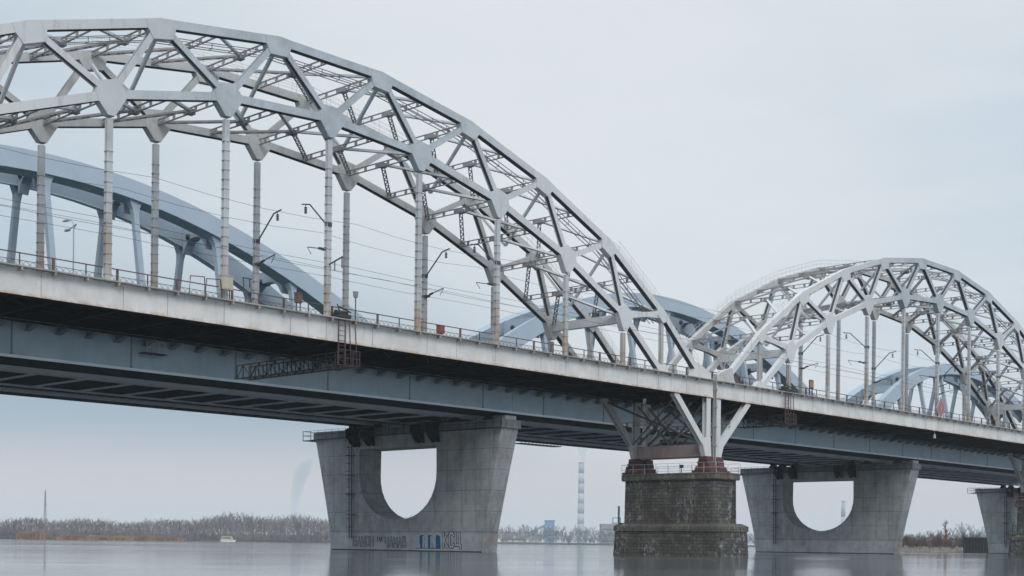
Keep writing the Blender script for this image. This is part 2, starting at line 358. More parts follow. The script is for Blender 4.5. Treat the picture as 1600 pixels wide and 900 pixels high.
        P('chord_handrail', g, 'steel_rusty')
    # inspection walkway under the top chords (thin pipes)
    g = MB()
    for dy in (1.0, 1.5):
        for (a, za), (b, zb) in zip(UN, UN[1:]): g.beam((c + a, YN + dy, za - .55), (c + b, YN + dy, zb - .55), .05, .05); g.beam((c + a, YN + dy, za - .95), (c + b, YN + dy, zb - .95), .07, .05)
    for (a, za), (b, zb) in zip(UN, UN[1:]):
        for k in range(1, 6):
            q = k / 6; x = c + a + (b - a) * q; z = za + (zb - za) * q; g.beam((x, YN + 1, z - .55), (x, YN + 1, z - 1.0), .04, .04); g.beam((x, YN + 1, z - .95), (x, YN + 1.5, z - .95), .04, .04, (1, 0, 0))
    P('inspection_catwalk', g, 'lattice')
    # floor
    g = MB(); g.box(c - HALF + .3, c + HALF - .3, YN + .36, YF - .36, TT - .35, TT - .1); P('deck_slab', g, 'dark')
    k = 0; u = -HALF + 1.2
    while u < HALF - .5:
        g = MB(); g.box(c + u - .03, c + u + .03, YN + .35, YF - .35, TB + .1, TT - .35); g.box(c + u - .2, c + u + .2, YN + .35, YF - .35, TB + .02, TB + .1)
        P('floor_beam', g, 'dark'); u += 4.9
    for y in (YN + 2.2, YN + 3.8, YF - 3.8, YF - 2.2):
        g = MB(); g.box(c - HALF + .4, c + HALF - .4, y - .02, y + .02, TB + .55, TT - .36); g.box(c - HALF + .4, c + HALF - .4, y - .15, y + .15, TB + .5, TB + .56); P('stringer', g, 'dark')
    u = -HALF + 1.2
    while u < HALF - 6:
        g = MB(); g.beam((c + u, YN + .4, TB + .25), (c + u + 4.9, YM, TB + .25), .12, .1, (0, 1, 0)); g.beam((c + u, YF - .4, TB + .25), (c + u + 4.9, YM, TB + .25), .12, .1, (0, 1, 0)); P('floor_brace', g, 'dark'); u += 4.9
    for y in (YN + 2.25, YN + 3.75, YF - 3.75, YF - 2.25):
        g = MB(); g.box(c - HALF + .4, c + HALF - .4, y - .035, y + .035, TT + .06, TT + .22); P('rail', g, 'black')
    # legs at both supports
    for e in (-1, 1):
        xb = c + e * (HALF - .95)
        for y in (YN, YF):
            mm = 'steel' if y == YN else 'steel_rusty'
            g = MB(); x = xb
            for s2 in (-1, 1): g.box(x - .38, x + .38, y + s2 * .26 - .04, y + s2 * .26 + .04, 12.2, TB - .05)
            g.box(x - .06, x + .06, y - .22, y + .22, 12.2, TB - .06); g.box(x + e * .33 - .05, x + e * .33 + .05, y - .22, y + .22, 12.2, TB - .06); P('support_column', g, mm)
            g = MB(); p = V((x - e * .25, y, 11.9)); q = V((c + e * (HALF - 7.0), y, TB))
            for s2 in (-1, 1): g.beam(p + V((0, s2 * .24, 0)), q + V((0, s2 * .24, 0)), .07, .72)
            g.beam(p, q, .42, .12); P('support_strut', g, mm)
            g = MB(); g.prism([(x - .5, y - .31, 10.95), (x + .5, y - .31, 10.95), (x + .42 if e < 0 else x + .40, y - .31, 12.6), (x + (1.25 if e < 0 else .4), y - .31, 13.2), (x - (1.25 if e > 0 else .4), y - .31, 13.2)] if False else
                [(x - .55, y - .31, 10.95), (x + .55, y - .31, 10.95), (x + (1.3 if e < 0 else .4), y - .31, 13.0), (x - (1.3 if e > 0 else .4), y - .31, 13.0)], (0, .62, 0)); P('foot_plate', g, mm)
            g = MB(); g.box(x - .85, x + .85, y - 1.3, y + 1.3, 9.18, 9.42)
            g.prism([(x - .8, y - 1.0, 9.42), (x + .8, y - 1.0, 9.42), (x + .5, y - 1.0, 9.9), (x - .5, y - 1.0, 9.9)], (0, 2.0, 0))
            g.prism([(x - .42, y - .8, 9.9), (x + .42, y - .8, 9.9), (x + .42, y - .55, 10.4), (x - .42, y - .55, 10.4)], (0, 1.5, 0)); g.box(x - .6, x + .6, y - .6, y + .6, 10.4, 10.62); g.box(x - .68, x + .68, y - .5, y + .5, 10.62, 10.95)
            for s2 in (-1, 1): g.box(x - .62, x + .62, y + s2 * .62 - .05, y + s2 * .62 + .05, 9.42, 10.4)
            P('bearing', g, 'maroon')
        # cross frame between the two legs
        g = MB(); g.box(xb - .25, xb + .25, YN + .32, YF - .32, 11.1, 12.3); g.box(xb - .34, xb + .34, YN + .32, YF - .32, 10.98, 11.1)
        for k in range(1, 8): y = YN + k * (YF - YN) / 8; g.box(xb - .29, xb + .29, y - .05, y + .05, 11.1, 12.3)
        P('end_cross_girder', g, 'pink')
        for (a, b) in (((YN, 17.2), (YM, 12.3)), ((YF, 17.2), (YM, 12.3)), ((YN, 12.4), (YM + 1.5, 17.2)), ((YF, 12.4), (YM - 1.5, 17.2))):
            g = MB(); g.beam((xb, a[0], a[1]), (xb, b[0], b[1]), .2, .2, (1, 0, 0)); P('cross_brace', g, 'brace')
        g = MB(); g.laced((xb - e * 2.7, YN, 14.7), (xb - e * 2.7, YF, 14.7), .35); P('cross_strut', g, 'lattice')
        for (a, b) in ((YN, YF), (YF, YN)):
            g = MB(); g.beam((xb - e * 5.6, a, 17.1), (xb - e * .8, b, 12.4), .17, .17); P('cross_brace', g, 'brace')
    return T
grp = 'steel truss arch spans of the railway bridge'
SA = rail_span(CA, 'tall grey lattice steel arch span filling the left half of the view')
SB = dup(SA, (CB, YM, TB), 'smaller-looking grey lattice steel arch span at the right, beyond the brown masonry pier')
SC = dup(SA, (CC, YM, TB), 'farthest grey lattice steel arch span, past the right edge of the view')
# ------------------------------------------------------------------ stone piers of the railway bridge
def roundrect(x0, x1, y0, y1, r, z, n=5):
    pts = []
    for cx, cy, a0 in ((x1 - r, y1 - r, 0), (x0 + r, y1 - r, 90), (x0 + r, y0 + r, 180), (x1 - r, y0 + r, 270)):
        for k in range(n + 1):
            a = R(a0 + 90 * k / n); pts.append((cx + r * math.cos(a), cy + r * math.sin(a), z))
    return pts
def loft(mb, rings):
    n = len(rings[0]); vs = [p for r_ in rings for p in r_]; fs = []
    for i in range(len(rings) - 1):
        for k in range(n): fs.append((i * n + k, i * n + (k + 1) % n, (i + 1) * n + (k + 1) % n, (i + 1) * n + k))
    fs.append(tuple(range(n - 1, -1, -1))); fs.append(tuple((len(rings) - 1) * n + k for k in range(n))); mb.add(vs, fs)
PX = CA + HALF
def stone_pier(px, label):
    T = thing('masonry_pier', (px, YM, 0), label, 'bridge pier', 'dark masonry piers under the railway bridge')
    x0, x1 = px - 2.3, px + 2.3
    g = MB(); loft(g, [roundrect(x0 - .55, x1 + .5, 82.75, 98.5, 1.0, z) for z in (-1.5,)] + [roundrect(x0 - .35, x1 + .25, 83.0, 98.2, .9, z) for z in (2.75,)]); P1 = part('lower_block', g, M['brick'], T)
    g = MB(); loft(g, [roundrect(x0 - .5, x1 + .38, 82.85, 98.35, .95, 2.76), roundrect(x0 - .5, x1 + .38, 82.85, 98.35, .95, 3.3), roundrect(x0 - .1, x1 + .15, 83.6, 97.8, .85, 3.62)]); part('lower_coping', g, M['brickcap'], T)
    g = MB(); loft(g, [roundrect(x0 + .12, x1 - .1, 84.35, 97.05, .5, 3.5), roundrect(x0 + .18, x1 - .15, 84.42, 97.0, .5, 8.4)]); part('upper_block', g, M['brick'], T)
    g = MB(); loft(g, [roundrect(x0 - .05, x1 + .05, 84.15, 97.25, .4, 8.405), roundrect(x0 - .1, x1 + .1, 84.1, 97.3, .4, 8.5), roundrect(x0 - .1, x1 + .1, 84.1, 97.3, .4, 9.1), roundrect(x0 + .1, x1 - .1, 84.3, 97.1, .4, 9.175)]); part('upper_coping', g, M['brickcap'], T)
    g = MB()
    for y in [84.2 + k * 1.62 for k in range(9)]:
        for x in (x0 + .02, x1 - .02): g.beam((x, y, 9.12), (x, y, 10.25), .035, .035)
    for hh in (10.23, 9.7):
        for x in (x0 + .02, x1 - .02): g.beam((x, 84.2, hh), (x, 97.2, hh), .035, .035, (1, 0, 0))
        for y in (84.2, 97.2): g.beam((x0, y, hh), (x1, y, hh), .035, .035)
    part('guard_rail', g, M['mint'], T)
    # flood lamps on the coping
    for y in (96.4, 88.9):
        g = MB(); g.beam((x0 + .15, y, 9.15), (x0 + .15, y, 9.75), .06, .06); g.box(x0, x0 + .3, y - .18, y + .18, 9.7, 10.05); part('flood_lamp', g, M['black'], T)
    # small access platform on the lower coping, ladder on the river side
    g = MB(); g.box(x0 - .3, x0 + .5, 97.0, 98.3, 3.62, 3.68)
    for y in (97.1, 98.2): g.beam((x0 - .2, y, 3.65), (x0 - .2, y, 4.3), .05, .05)
    g.beam((x0 - .2, 97.1, 4.25), (x0 - .2, 98.2, 4.25), .05, .05, (1, 0, 0)); part('landing', g, M['black'], T)
    g = MB(); g.tube([(x0 + .0, 97.5, 3.66), (x0 + .0, 97.5, 5.6)], .12); part('green_post', g, plain_green, T)
    g = MB()
    for s in (0, .45): g.beam((px + 1.0 + s, 84.32, 3.6), (px + 1.0 + s, 84.22, 9.0), .04, .04)
    z = 3.9
    while z < 9: g.beam((px + 1.0, 84.28, z), (px + 1.45, 84.28, z), .03, .03); z += .33
    part('wall_ladder', g, M['black'], T)
    return T
plain_green = plain('green_painted_post', (.03, .16, .13), .6, .2)
p1 = stone_pier(PX, 'dark brown masonry pier with pale streaks under the V-shaped steel legs')
p2 = dup(p1, (PX + 107.7, YM, 0), 'dark masonry pier cut off by the right edge, beside the farthest concrete pier')
# expansion joint drain pipes between the spans
for k, (dx, lab) in enumerate(((-.16, 'left of two thin dark pipes in the gap between the truss spans'), (.2, 'right of two thin dark pipes in the gap between the truss spans'))):
    g = MB(); g.tube([(PX + dx, YN - .42, 10.0), (PX + dx, YN - .42, TT + .9)], .085, 8)
    for z in (12.1, 14.2, 16.3, 18.2): g.box(PX + dx - .13, PX + dx + .13, YN - .55, YN - .3, z, z + .22)
    solo('drain_pipe', g, M['lattice'], (PX + dx, YN - .42, 10.0), lab, 'pipe', 'drain pipes in the joint between the spans')
# ------------------------------------------------------------------ concrete piers of the newer bridge
def concrete_pier(px, label):
    T = thing('concrete_pier', (px, 135.3, 0), label, 'bridge pier', 'concrete piers with a U-shaped opening')
    YC = 135.2
    zs = [-1.5, 0, 2.35, 3.2, 4.15, 4.3, 4.6, 5.0, 5.6, 6.3, 7.2, 8.2, 9.4, 10.5, 12, 13.85, 15.6]
    def out(z):  # outer y limits
        q = max(0, z) / 15.6; q2 = q ** 1.15
        return YC - 14.9 - 3.5 * q2, YC + 14.7 + 3.6 * q2
    def th(z): q = max(0, z) / 15.6; return 1.22 + .3 * q
    def hole(z):
        if z <= 4.15: return None
        a, zc, z0 = 7.75, 10.3, 4.15
        if z < zc: w = a * math.sqrt(max(0, 1 - ((zc - z) / (zc - z0)) ** 2)) ** .92
        else: w = a
        return 136.3 - w, 136.3 + w
    g = MB()
    def slab(y0a, y1a, za, y0b, y1b, zb):
        ta, tb = th(za), th(zb)
        g.hexa([(px - ta, y0a, za), (px + ta, y0a, za), (px + ta, y1a, za), (px - ta, y1a, za)], [(px - tb, y0b, zb), (px + tb, y0b, zb), (px + tb, y1b, zb), (px - tb, y1b, zb)])
    def quad(a, b, c_, d): g.add([a, b, c_, d], [(0, 1, 2, 3)])
    def fb(y0a, y1a, za, y0b, y1b, zb):   # front and back skins, split where the back face starts to thicken
        ta, tb = th(za), th(zb); cuts = [q for q in (128.5, 136.3, 144.1) if min(y0a, y0b) + .02 < q < max(y1a, y1b) - .02 and max(y0a, y0b) < q < min(y1a, y1b)]
        A = [y0a] + cuts + [y1a]; B_ = [y0b] + cuts + [y1b]
        for a0, a1, b0, b1 in zip(A, A[1:], B_, B_[1:]):
            quad((px - ta, a0, za), (px - tb, b0, zb), (px - tb, b1, zb), (px - ta, a1, za)); quad((px + ta, a0, za), (px + ta, a1, za), (px + tb, b1, zb), (px + tb, b0, zb))
    for za, zb in zip(zs[2:], zs[3:]):
        oa, ob = out(za), out(zb); ha, hb = hole(za), hole(zb); ta, tb = th(za), th(zb)
        if zb <= 4.15 or za >= 13.85: fb(oa[0], oa[1], za, ob[0], ob[1], zb)
        else:
            ha = ha or (136.3, 136.3)
            fb(oa[0], ha[0], za, ob[0], hb[0], zb); fb(ha[1], oa[1], za, hb[1], ob[1], zb)
            quad((px - ta, ha[0], za), (px + ta, ha[0], za), (px + tb, hb[0], zb), (px - tb, hb[0], zb)); quad((px - ta, ha[1], za), (px - tb, hb[1], zb), (px + tb, hb[1], zb), (px + ta, ha[1], za))
        quad((px - ta, oa[0], za), (px + ta, oa[0], za), (px + tb, ob[0], zb), (px - tb, ob[0], zb)); quad((px - ta, oa[1], za), (px - tb, ob[1], zb), (px + tb, ob[1], zb), (px + ta, oa[1], za))
    h_ = hole(13.8); t_ = th(13.85); quad((px - t_, h_[0], 13.85), (px - t_, h_[1], 13.85), (px + t_, h_[1], 13.85), (px + t_, h_[0], 13.85))
    g.v = [(x + (1.15 * max(0, min(1, 1 - (abs(y - 136.3) - 7.9) / 7.0)) if x > px else 0), y, z) for x, y, z in g.v]
    ob = new_mesh('pier_body', g, M['conc'], T.location); ob.parent = T
    import bmesh
    bm = bmesh.new(); bm.from_mesh(ob.data); bmesh.ops.remove_doubles(bm, verts=bm.verts, dist=1e-3); bmesh.ops.recalc_face_normals(bm, faces=bm.faces); bm.to_mesh(ob.data); bm.free()
    g = MB(); a = out(2.35); b = out(0); tz = th(2.35) + .03
    g.hexa([(px - tz, b[0] - .03, -1.5), (px + tz, b[0] - .03, -1.5), (px + tz, b[1] + .03, -1.5), (px - tz, b[1] + .03, -1.5)], [(px - tz, a[0] - .03, 2.35), (px + tz, a[0] - .03, 2.35), (px + tz, a[1] + .03, 2.35), (px - tz, a[1] + .03, 2.35)])
    part('plinth', g, M['plinth'], T)
    g = MB(); g.box(px - tz - .01, px + tz + .01, b[0] - .05, b[1] + .05, -.3, .13); part('waterline_stain', g, M['black'], T)
    o = out(15.6); t1 = th(15.6) + .22
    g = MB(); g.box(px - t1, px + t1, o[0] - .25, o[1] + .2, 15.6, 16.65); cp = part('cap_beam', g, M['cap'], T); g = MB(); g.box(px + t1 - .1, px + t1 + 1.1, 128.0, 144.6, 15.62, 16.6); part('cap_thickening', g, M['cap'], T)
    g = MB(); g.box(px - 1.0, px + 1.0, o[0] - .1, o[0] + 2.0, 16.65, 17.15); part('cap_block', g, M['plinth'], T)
    # guard rails on the cap and the little cage at the far end
    g = MB(); y = o[0] - .3
    while y < o[1] + .2:
        g.beam((px - t1 - .1, y, 15.65), (px - t1 - .1, y, 16.9), .04, .04); y += 1.5
    for hh in (16.88, 16.3): g.beam((px - t1 - .1, o[0] - .3, hh), (px - t1 - .1, o[1] + .3, hh), .04, .04, (1, 0, 0))
    g.box(px - t1 - .5, px - t1, o[0] - .3, o[1] + .3, 15.52, 15.59); part('cap_walkway', g, M['black'], T)
    g = MB(); y0, y1 = o[1] + .2, o[1] + 2.1
    g.box(px - t1 - .5, px + t1, y0, y1, 15.45, 15.55)
    for y in (y0 + .1, y1 - .05):
        for x in (px - t1 - .45, px + t1 - .05): g.beam((x, y, 15.5), (x, y, 16.85), .07, .07)
    for hh in (16.82, 16.2):
        for x in (px - t1 - .45, px + t1 - .05): g.beam((x, y0, hh), (x, y1, hh), .06, .06, (1, 0, 0))
        g.beam((px - t1 - .45, y1 - .05, hh), (px + t1, y1 - .05, hh), .06, .06)
    part('end_cage', g, M['black'], T)
    # ladder with rest platforms on the upstream face
    g = MB(); lx = lambda z: px - th(z) - .25; ly = 145.6
    for s in (-.28, .28): g.beam((lx(2), ly + s, 1.6), (lx(15), ly + s, 15.6), .09, .09)
    z = 1.9
    while z < 15.5: g.beam((lx(z), ly - .28, z), (lx(z), ly + .28, z), .04, .04, (1, 0, 0)); z += .4
    for z in (4.9, 7.7, 10.3, 13.0): g.box(lx(z) - .5, lx(z) + .15, ly - .9, ly + .5, z, z + .08)
    z = 3.2
    while z < 15:
        for s, d in ((-.45, -.55), (.45, -.55)): g.beam((lx(z), ly + (-.28 if s < 0 else .28), z), (lx(z) + d, ly + s * .6, z), .06, .06, (0, 0, 1))
        g.beam((lx(z) - .55, ly - .28, z), (lx(z) - .55, ly + .28, z), .06, .06, (0, 0, 1)); z += 1.1
    part('access_ladder', g, M['black'], T)
    # corbels carrying the arch bearings
    for y in (144.4, 141.3, 131.4, 128.5):
        g = MB(); x = px - t1
        for s in (-.5, .5): g.prism([(x, y + s - .12, 16.4), (x - 1.3, y + s - .12, 16.4), (x - 1.3, y + s - .12, 15.5), (x - .2, y + s - .12, 14.3), (x + .25, y + s - .12, 14.2)], (0, .24, 0))
        g.box(x - 1.35, x, y - .75, y + .75, 16.4, 16.62); g.prism([(x - 1.28, y - .38, 15.5), (x - .18, y - .38, 14.35), (x + .1, y - .38, 14.35), (x - .9, y - .38, 16.4), (x - 1.28, y - .38, 16.4)], (0, .76, 0)); part('corbel', g, M['dark'], T)
    for y in (118.0, 120.4, 126.5, 130, 142, 145, 147):
        g = MB(); g.box(px - .7, px + .7, y - .6, y + .6, 16.65, 17.0); g.box(px - .5, px + .5, y - .45, y + .45, 17.0, 17.38); part('bearing', g, M['dark'], T)
    return T
c1 = concrete_pier(PX - .13, 'grey concrete pier with a U-shaped hole and blue and white graffiti')
c2 = dup(c1, (PX + 107.8, 135.3, 0), 'grey concrete pier with a U-shaped hole and no graffiti, right of the masonry pier')
c3 = dup(c1, (PX + 215.5, 135.3, 0), 'grey concrete pier farthest to the right, partly hidden by the dark masonry pier')
# graffiti on the first pier
def text_part(txt, size, px, yl, z, m, root, name, off=0.0, depth=.006, sx=1.0, shear=0.0):
    cu = bpy.data.curves.new(name, 'FONT'); cu.body = txt; cu.size = size; cu.extrude = depth; cu.offset = off; cu.shear = shear
    tmp = bpy.data.objects.new(name, cu); COL.objects.link(tmp); dg = bpy.context.evaluated_depsgraph_get(); me = bpy.data.meshes.new_from_object(tmp.evaluated_get(dg)); bpy.data.objects.remove(tmp)
    me.materials.clear(); me.materials.append(m)
    w = max(v.co.x for v in me.vertices); me.transform(Matrix(((0, 0, -1, px), (-sx, 0, 0, yl), (0, 1, 0, z), (0, 0, 0, 1)))); me.transform(Matrix.Translation(-root.location))
    ob = bpy.data.objects.new(name, me); COL.objects.link(ob); ob.parent = root; return ob
FX = PX - .13 - (1.22 + .3 * 2.35 / 15.6) - .03
def graffiti(txt, size, yl, z, fill, edge, lab, sx=1.0, shear=0.0):
    a = text_part(txt, size, FX - .008, yl, z, edge, c1, 'graffiti', .055 * size, sx=sx, shear=shear); a['label'] = lab
    b = text_part(txt, size, FX - .022, yl, z, fill, c1, 'lettering', .022 * size, sx=sx, shear=shear); b.parent = a
LET = {'Б': [((1, 2), (0, 2), (0, 0), (1, 0), (1, 1.1), (0, 1.1))], 'А': [((0, 0), (.5, 2), (1, 0)), ((.2, .7), (.8, .7))], 'М': [((0, 0), (0, 2), (.5, .9), (1, 2), (1, 0))], 'О': [((.2, 0), (0, .4), (0, 1.6), (.2, 2), (.8, 2), (1, 1.6), (1, .4), (.8, 0), (.2, 0))],
 'Н': [((0, 0), (0, 2)), ((1, 0), (1, 2)), ((0, 1), (1, 1))], 'Т': [((0, 2), (1, 2)), ((.5, 2), (.5, 0))], 'К': [((0, 0), (0, 2)), ((1, 2), (.1, 1), (1, 0))], 'Ч': [((0, 2), (0, 1), (1, 1)), ((1, 2), (1, 0))], 'В': [((0, 0), (0, 2), (.8, 2), (.8, 1.1), (0, 1.05), (1, .9), (1, 0), (0, 0))],
 'С': [((1, 1.7), (.7, 2), (.2, 2), (0, 1.6), (0, .4), (.2, 0), (.7, 0), (1, .3))], 'Ц': [((0, 2), (0, .25), (.9, .25), (.9, 2)), ((.9, .25), (1.15, .2), (1.15, -.15))], 'Д': [((.15, .3), (.3, 2), (.8, 2), (.85, .3)), ((-.05, -.1), (-.05, .3), (1.05, .3), (1.05, -.1))]}
def strokes(word, y0, z0, w, h, gap, th_, xoff, jit=0.0):
    g = MB(); rnd = random.Random(len(word) * 7 + int(z0 * 10))
    for i, ch in enumerate(word):
        oy = y0 - i * (w + gap); dz = rnd.uniform(-jit, jit); k = 0
        for line in LET[ch]:
            for p, q in zip(line, line[1:]):
                xx = xoff - .0012 * k; k += 1
                a = V((xx, oy - p[0] * w, z0 + dz + p[1] * h / 2)); b_ = V((xx, oy - q[0] * w, z0 + dz + q[1] * h / 2)); e = (b_ - a).normalized() * th_ * .42
                g.beam(a - e, b_ + e, .004, th_, (1, 0, 0))
    return g
def tagword(word, y0, z0, w, h, gap, th_, lab, fill='paintwhite', edge='paintdark', jit=.06):
    a = part('graffiti', strokes(word, y0, z0, w, h, gap, th_ * 1.9, FX - .012, jit), M[edge], c1, None, lab)
    part('lettering', strokes(word, y0, z0, w, h, gap, th_, FX - .036, jit), M[fill], c1, a)
tagword('БАМОН', 145.2, .65, .62, 1.15, .26, .16, 'pale block lettering outlined in dark paint, leftmost of the graffiti', 'paintpale')
part('graffiti', strokes('ТАК', 140.3, 1.25, .3, .55, .14, .1, FX - .012), M['paintdark'], c1, None, 'small dark lettering between two pale tags')
tagword('ЧАМАВ', 138.6, .55, .62, 1.2, .26, .16, 'pale block lettering outlined in dark paint, left of the blue panel', 'paintpale')
g = MB()
for k in range(3):
    yy = 131.75 - k * 1.5; g.prism([(FX - .012, yy, .42), (FX - .012, yy - 1.0, .42), (FX - .012, yy - .95, 1.9), (FX - .012, yy - .7, 2.15), (FX - .012, yy - .2, 2.15), (FX - .012, yy + .1, 1.9)], (.014, 0, 0))
g.prism([(FX - .01, 132.5, .36), (FX - .01, 127.7, .36), (FX - .01, 127.7, .46), (FX - .01, 132.5, .46)], (.008, 0, 0))
pb = part('graffiti_panel', g, M['paintblue'], c1, None, 'blue painted panels with white letters')
part('lettering', strokes('ДНМ', 132.5, .62, .72, 1.25, .78, .3, FX - .03), M['paintwhite'], c1, pb)
tagword('КСЦ', 127.2, .62, .78, 1.75, .36, .24, 'tall white letters with a dark shadow, right of the blue panels')
# ------------------------------------------------------------------ newer bridge: box girders, deck, blue tied arches
def arch_z(u): return 41.2 - .00697 * u * u
def ynear(z): return 131.7 + .19 * (z - 30)
def yfar(z): return 140.9 - .19 * (z - 30)
def road_span(c, label):
    T = thing('blue_arch_span', (c, 135, 17.4), label, 'bridge span', 'blue arch spans of the newer bridge')
    P = lambda n, mb, m, par=None, lab=None, sm=False: part(n, mb, M[m], T, par, lab, sm)
    x0, x1 = c - HALF + .04, c + HALF - .04
    for y0, y1 in ((116.5, 121.2), (143.1, 147.8)):
        g = MB(); g.box(x0, x1, y0 + .12, y1 - .12, 17.55, 20.65); bg = P('box_girder', g, 'girder'); g = MB(); g.box(x0, x1, y0 - .05, y1 + .05, 17.4, 17.66); P('bottom_flange', g, 'girder_edge', bg)
        for k in range(9):
            x = c - 48 + 12.08 * k
            g = MB(); g.box(x - .05, x + .05, y0 + .09, y0 + .125, 17.665, 20.65); g.box(x - .16, x + .16, y0 + .07, y0 + .125, 17.665, 17.85); g.box(x - .07, x + .07, y0 + .075, y0 + .125, 17.9, 20.6); P('web_stiffener', g, 'girder_dull', bg)
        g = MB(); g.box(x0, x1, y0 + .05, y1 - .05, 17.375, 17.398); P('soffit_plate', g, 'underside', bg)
    for y in (123.2, 142.2):
        g = MB(); g.box(x0, x1, y - .07, y + .07, 17.14, 17.52); P('inner_girder', g, 'girder_edge')
    for y in (126.6, 138.4):
        g = MB(); g.box(x0, x1, y - .05, y + .05, 17.34, 17.56); P('inner_rail_beam', g, 'girder_edge')
    g = MB(); g.box(x0, x1, 121.3, 142.9, 17.72, 17.76); P('added_dark_sheet', g, 'underside')  # dark sheet added to hide the lit interior and darken the underside
    k = 0; x = c - HALF + 1.5
    while x < c + HALF - .5:
        g = MB(); g.box(x - .07, x + .07, 126.7, 138.3, 17.38, 17.56); P('lower_strut', g, 'girder_edge')
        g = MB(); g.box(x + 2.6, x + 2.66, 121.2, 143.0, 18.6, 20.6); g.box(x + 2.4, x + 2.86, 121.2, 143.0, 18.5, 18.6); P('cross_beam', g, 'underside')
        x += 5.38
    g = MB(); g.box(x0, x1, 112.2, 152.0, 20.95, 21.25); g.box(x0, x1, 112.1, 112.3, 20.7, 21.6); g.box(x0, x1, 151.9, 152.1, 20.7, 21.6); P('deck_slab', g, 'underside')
    for k in range(36):
        x = c - HALF + 1.5 + k * 3.0
        if x > x1 - .3: break
        g = MB()
        g.prism([(x - .08, 116.55, 20.0), (x - .08, 112.4, 20.7), (x - .08, 112.4, 20.95), (x - .08, 116.55, 20.95)], (.16, 0, 0)); g.prism([(x - .3, 116.5, 19.9), (x - .3, 114.9, 20.25), (x - .3, 114.9, 20.33), (x - .3, 116.5, 19.98)], (.6, 0, 0)); P('cantilever_bracket', g, 'girder_dull')
    g = MB()
    for y in (112.6, 151.6):
        for hh in (1.0, .55): g.beam((x0, y, 21.25 + hh), (x1, y, 21.25 + hh), .05, .05)
        for k in range(54): g.beam((x0 + .5 + k * 2, y, 21.25), (x0 + .5 + k * 2, y, 22.3), .05, .05)
    P('parapet_rail', g, 'blue')
    # arch ribs
    N = 44
    for fy, s in ((ynear, 1), (yfar, -1)):
        rings = []
        for i in range(N + 1):
            u = -HALF * .985 + 2 * HALF * .985 * i / N; z = arch_z(u); sl = -2 * .00697 * u; nrm = V((-sl, 0, 1)).normalized(); dep = 2.2 + .5 * abs(u / HALF) ** 3
            lean = V((0, .19 * s, 1)).normalized(); side = V((0, 1, -.19 * s)).normalized()
            top = V((c + u, fy(z), z)); n2 = V((nrm.x, .19 * s * nrm.z, nrm.z)).normalized(); bot = top - n2 * dep; w = .8
            rings.append([top - side * w, top + side * w, bot + side * w, bot - side * w])
        g = MB(); loft(g, rings); rib = P('arch_rib', g, 'blue')
        g = MB()   # lower flange lip and splice lines
        for i in range(0, N, 1):
            a = [rings[i][3], rings[i][2]]; b = [rings[i + 1][3], rings[i + 1][2]]
            o = V((0, .07, 0)); dn = V((0, 0, -.09))
            g.hexa([a[0] - o, a[1] + o, a[1] + o + dn, a[0] - o + dn], [b[0] - o, b[1] + o, b[1] + o + dn, b[0] - o + dn])
        P('rib_flange', g, 'girder', rib)
        for u in (-41.6, -31.2, -20.8, -10.4, 0, 10.4, 20.8, 31.2, 41.6):
            zt = arch_z(u) - 2.1; yt = fy(zt); zb = 21.25; yb = fy(zb)
            if zt - zb > 2.5:
                g = MB(); rg = []
                for z, wx, wy in ((zb, .33, .34), (zt - 1.8, .31, .33), (zt - 1.0, .38, .38), (zt - .4, .62, .46), (zt + .3, .9, .55)):
                    y = fy(z); rg.append([(c + u - wx, y - wy, z), (c + u + wx, y - wy, z), (c + u + wx, y + wy, z), (c + u - wx, y + wy, z)])
                loft(g, rg); P('arch_post', g, 'blue')
    for u in (-31.2, -20.8, -10.4, 0, 10.4, 20.8, 31.2):
        z = arch_z(u) - .3; zt = z - 1.9; ya, yb = ynear(z) + .7, yfar(z) - .7
        prof = [(ya, z)]; n = 8
        prof += [(yb, z), (yb, zt - 1.1)]
        for k in range(n + 1):
            q = k / n; y = yb - .15 - (yb - ya - .3) * q; d = abs(2 * q - 1) ** 3.2; prof.append((y, zt - 1.1 * d + .55 * (1 - d)))
        prof.append((ya, zt - 1.1))
        g = MB(); g.prism([(c + u - .55, y, zz) for y, zz in prof], (1.1, 0, 0)); cb = P('arch_cross_beam', g, 'blue')
        g = MB(); ym = (ya + yb) / 2; g.tube([(c + u - .75, ym + 1.2, zt + .75), (c + u + .75, ym + 1.2, zt + .75)], .34, 12); P('beam_port', g, 'black', cb, None, True)
    # flanged feet where the ribs meet the deck
    for e in (-1, 1):
        g = MB(); x = c + e * (HALF - 9)
        g.prism([(x, 131.5, 27.5), (x, 139.8, 27.5), (x, 139.8, 26.3), (x, 131.5, 26.3)], (e * .5, 0, 0)); P('portal_beam', g, 'blue')
    return T
B1 = road_span(CA, 'pale blue steel arch span seen behind the large lattice arch at the left')
B2 = dup(B1, (CB, 135, 17.4), 'pale blue steel arch span whose crown shows between the two lattice arches')
B3 = dup(B1, (CC, 135, 17.4), 'pale blue steel arch span seen low behind the right lattice arch')
B0 = None
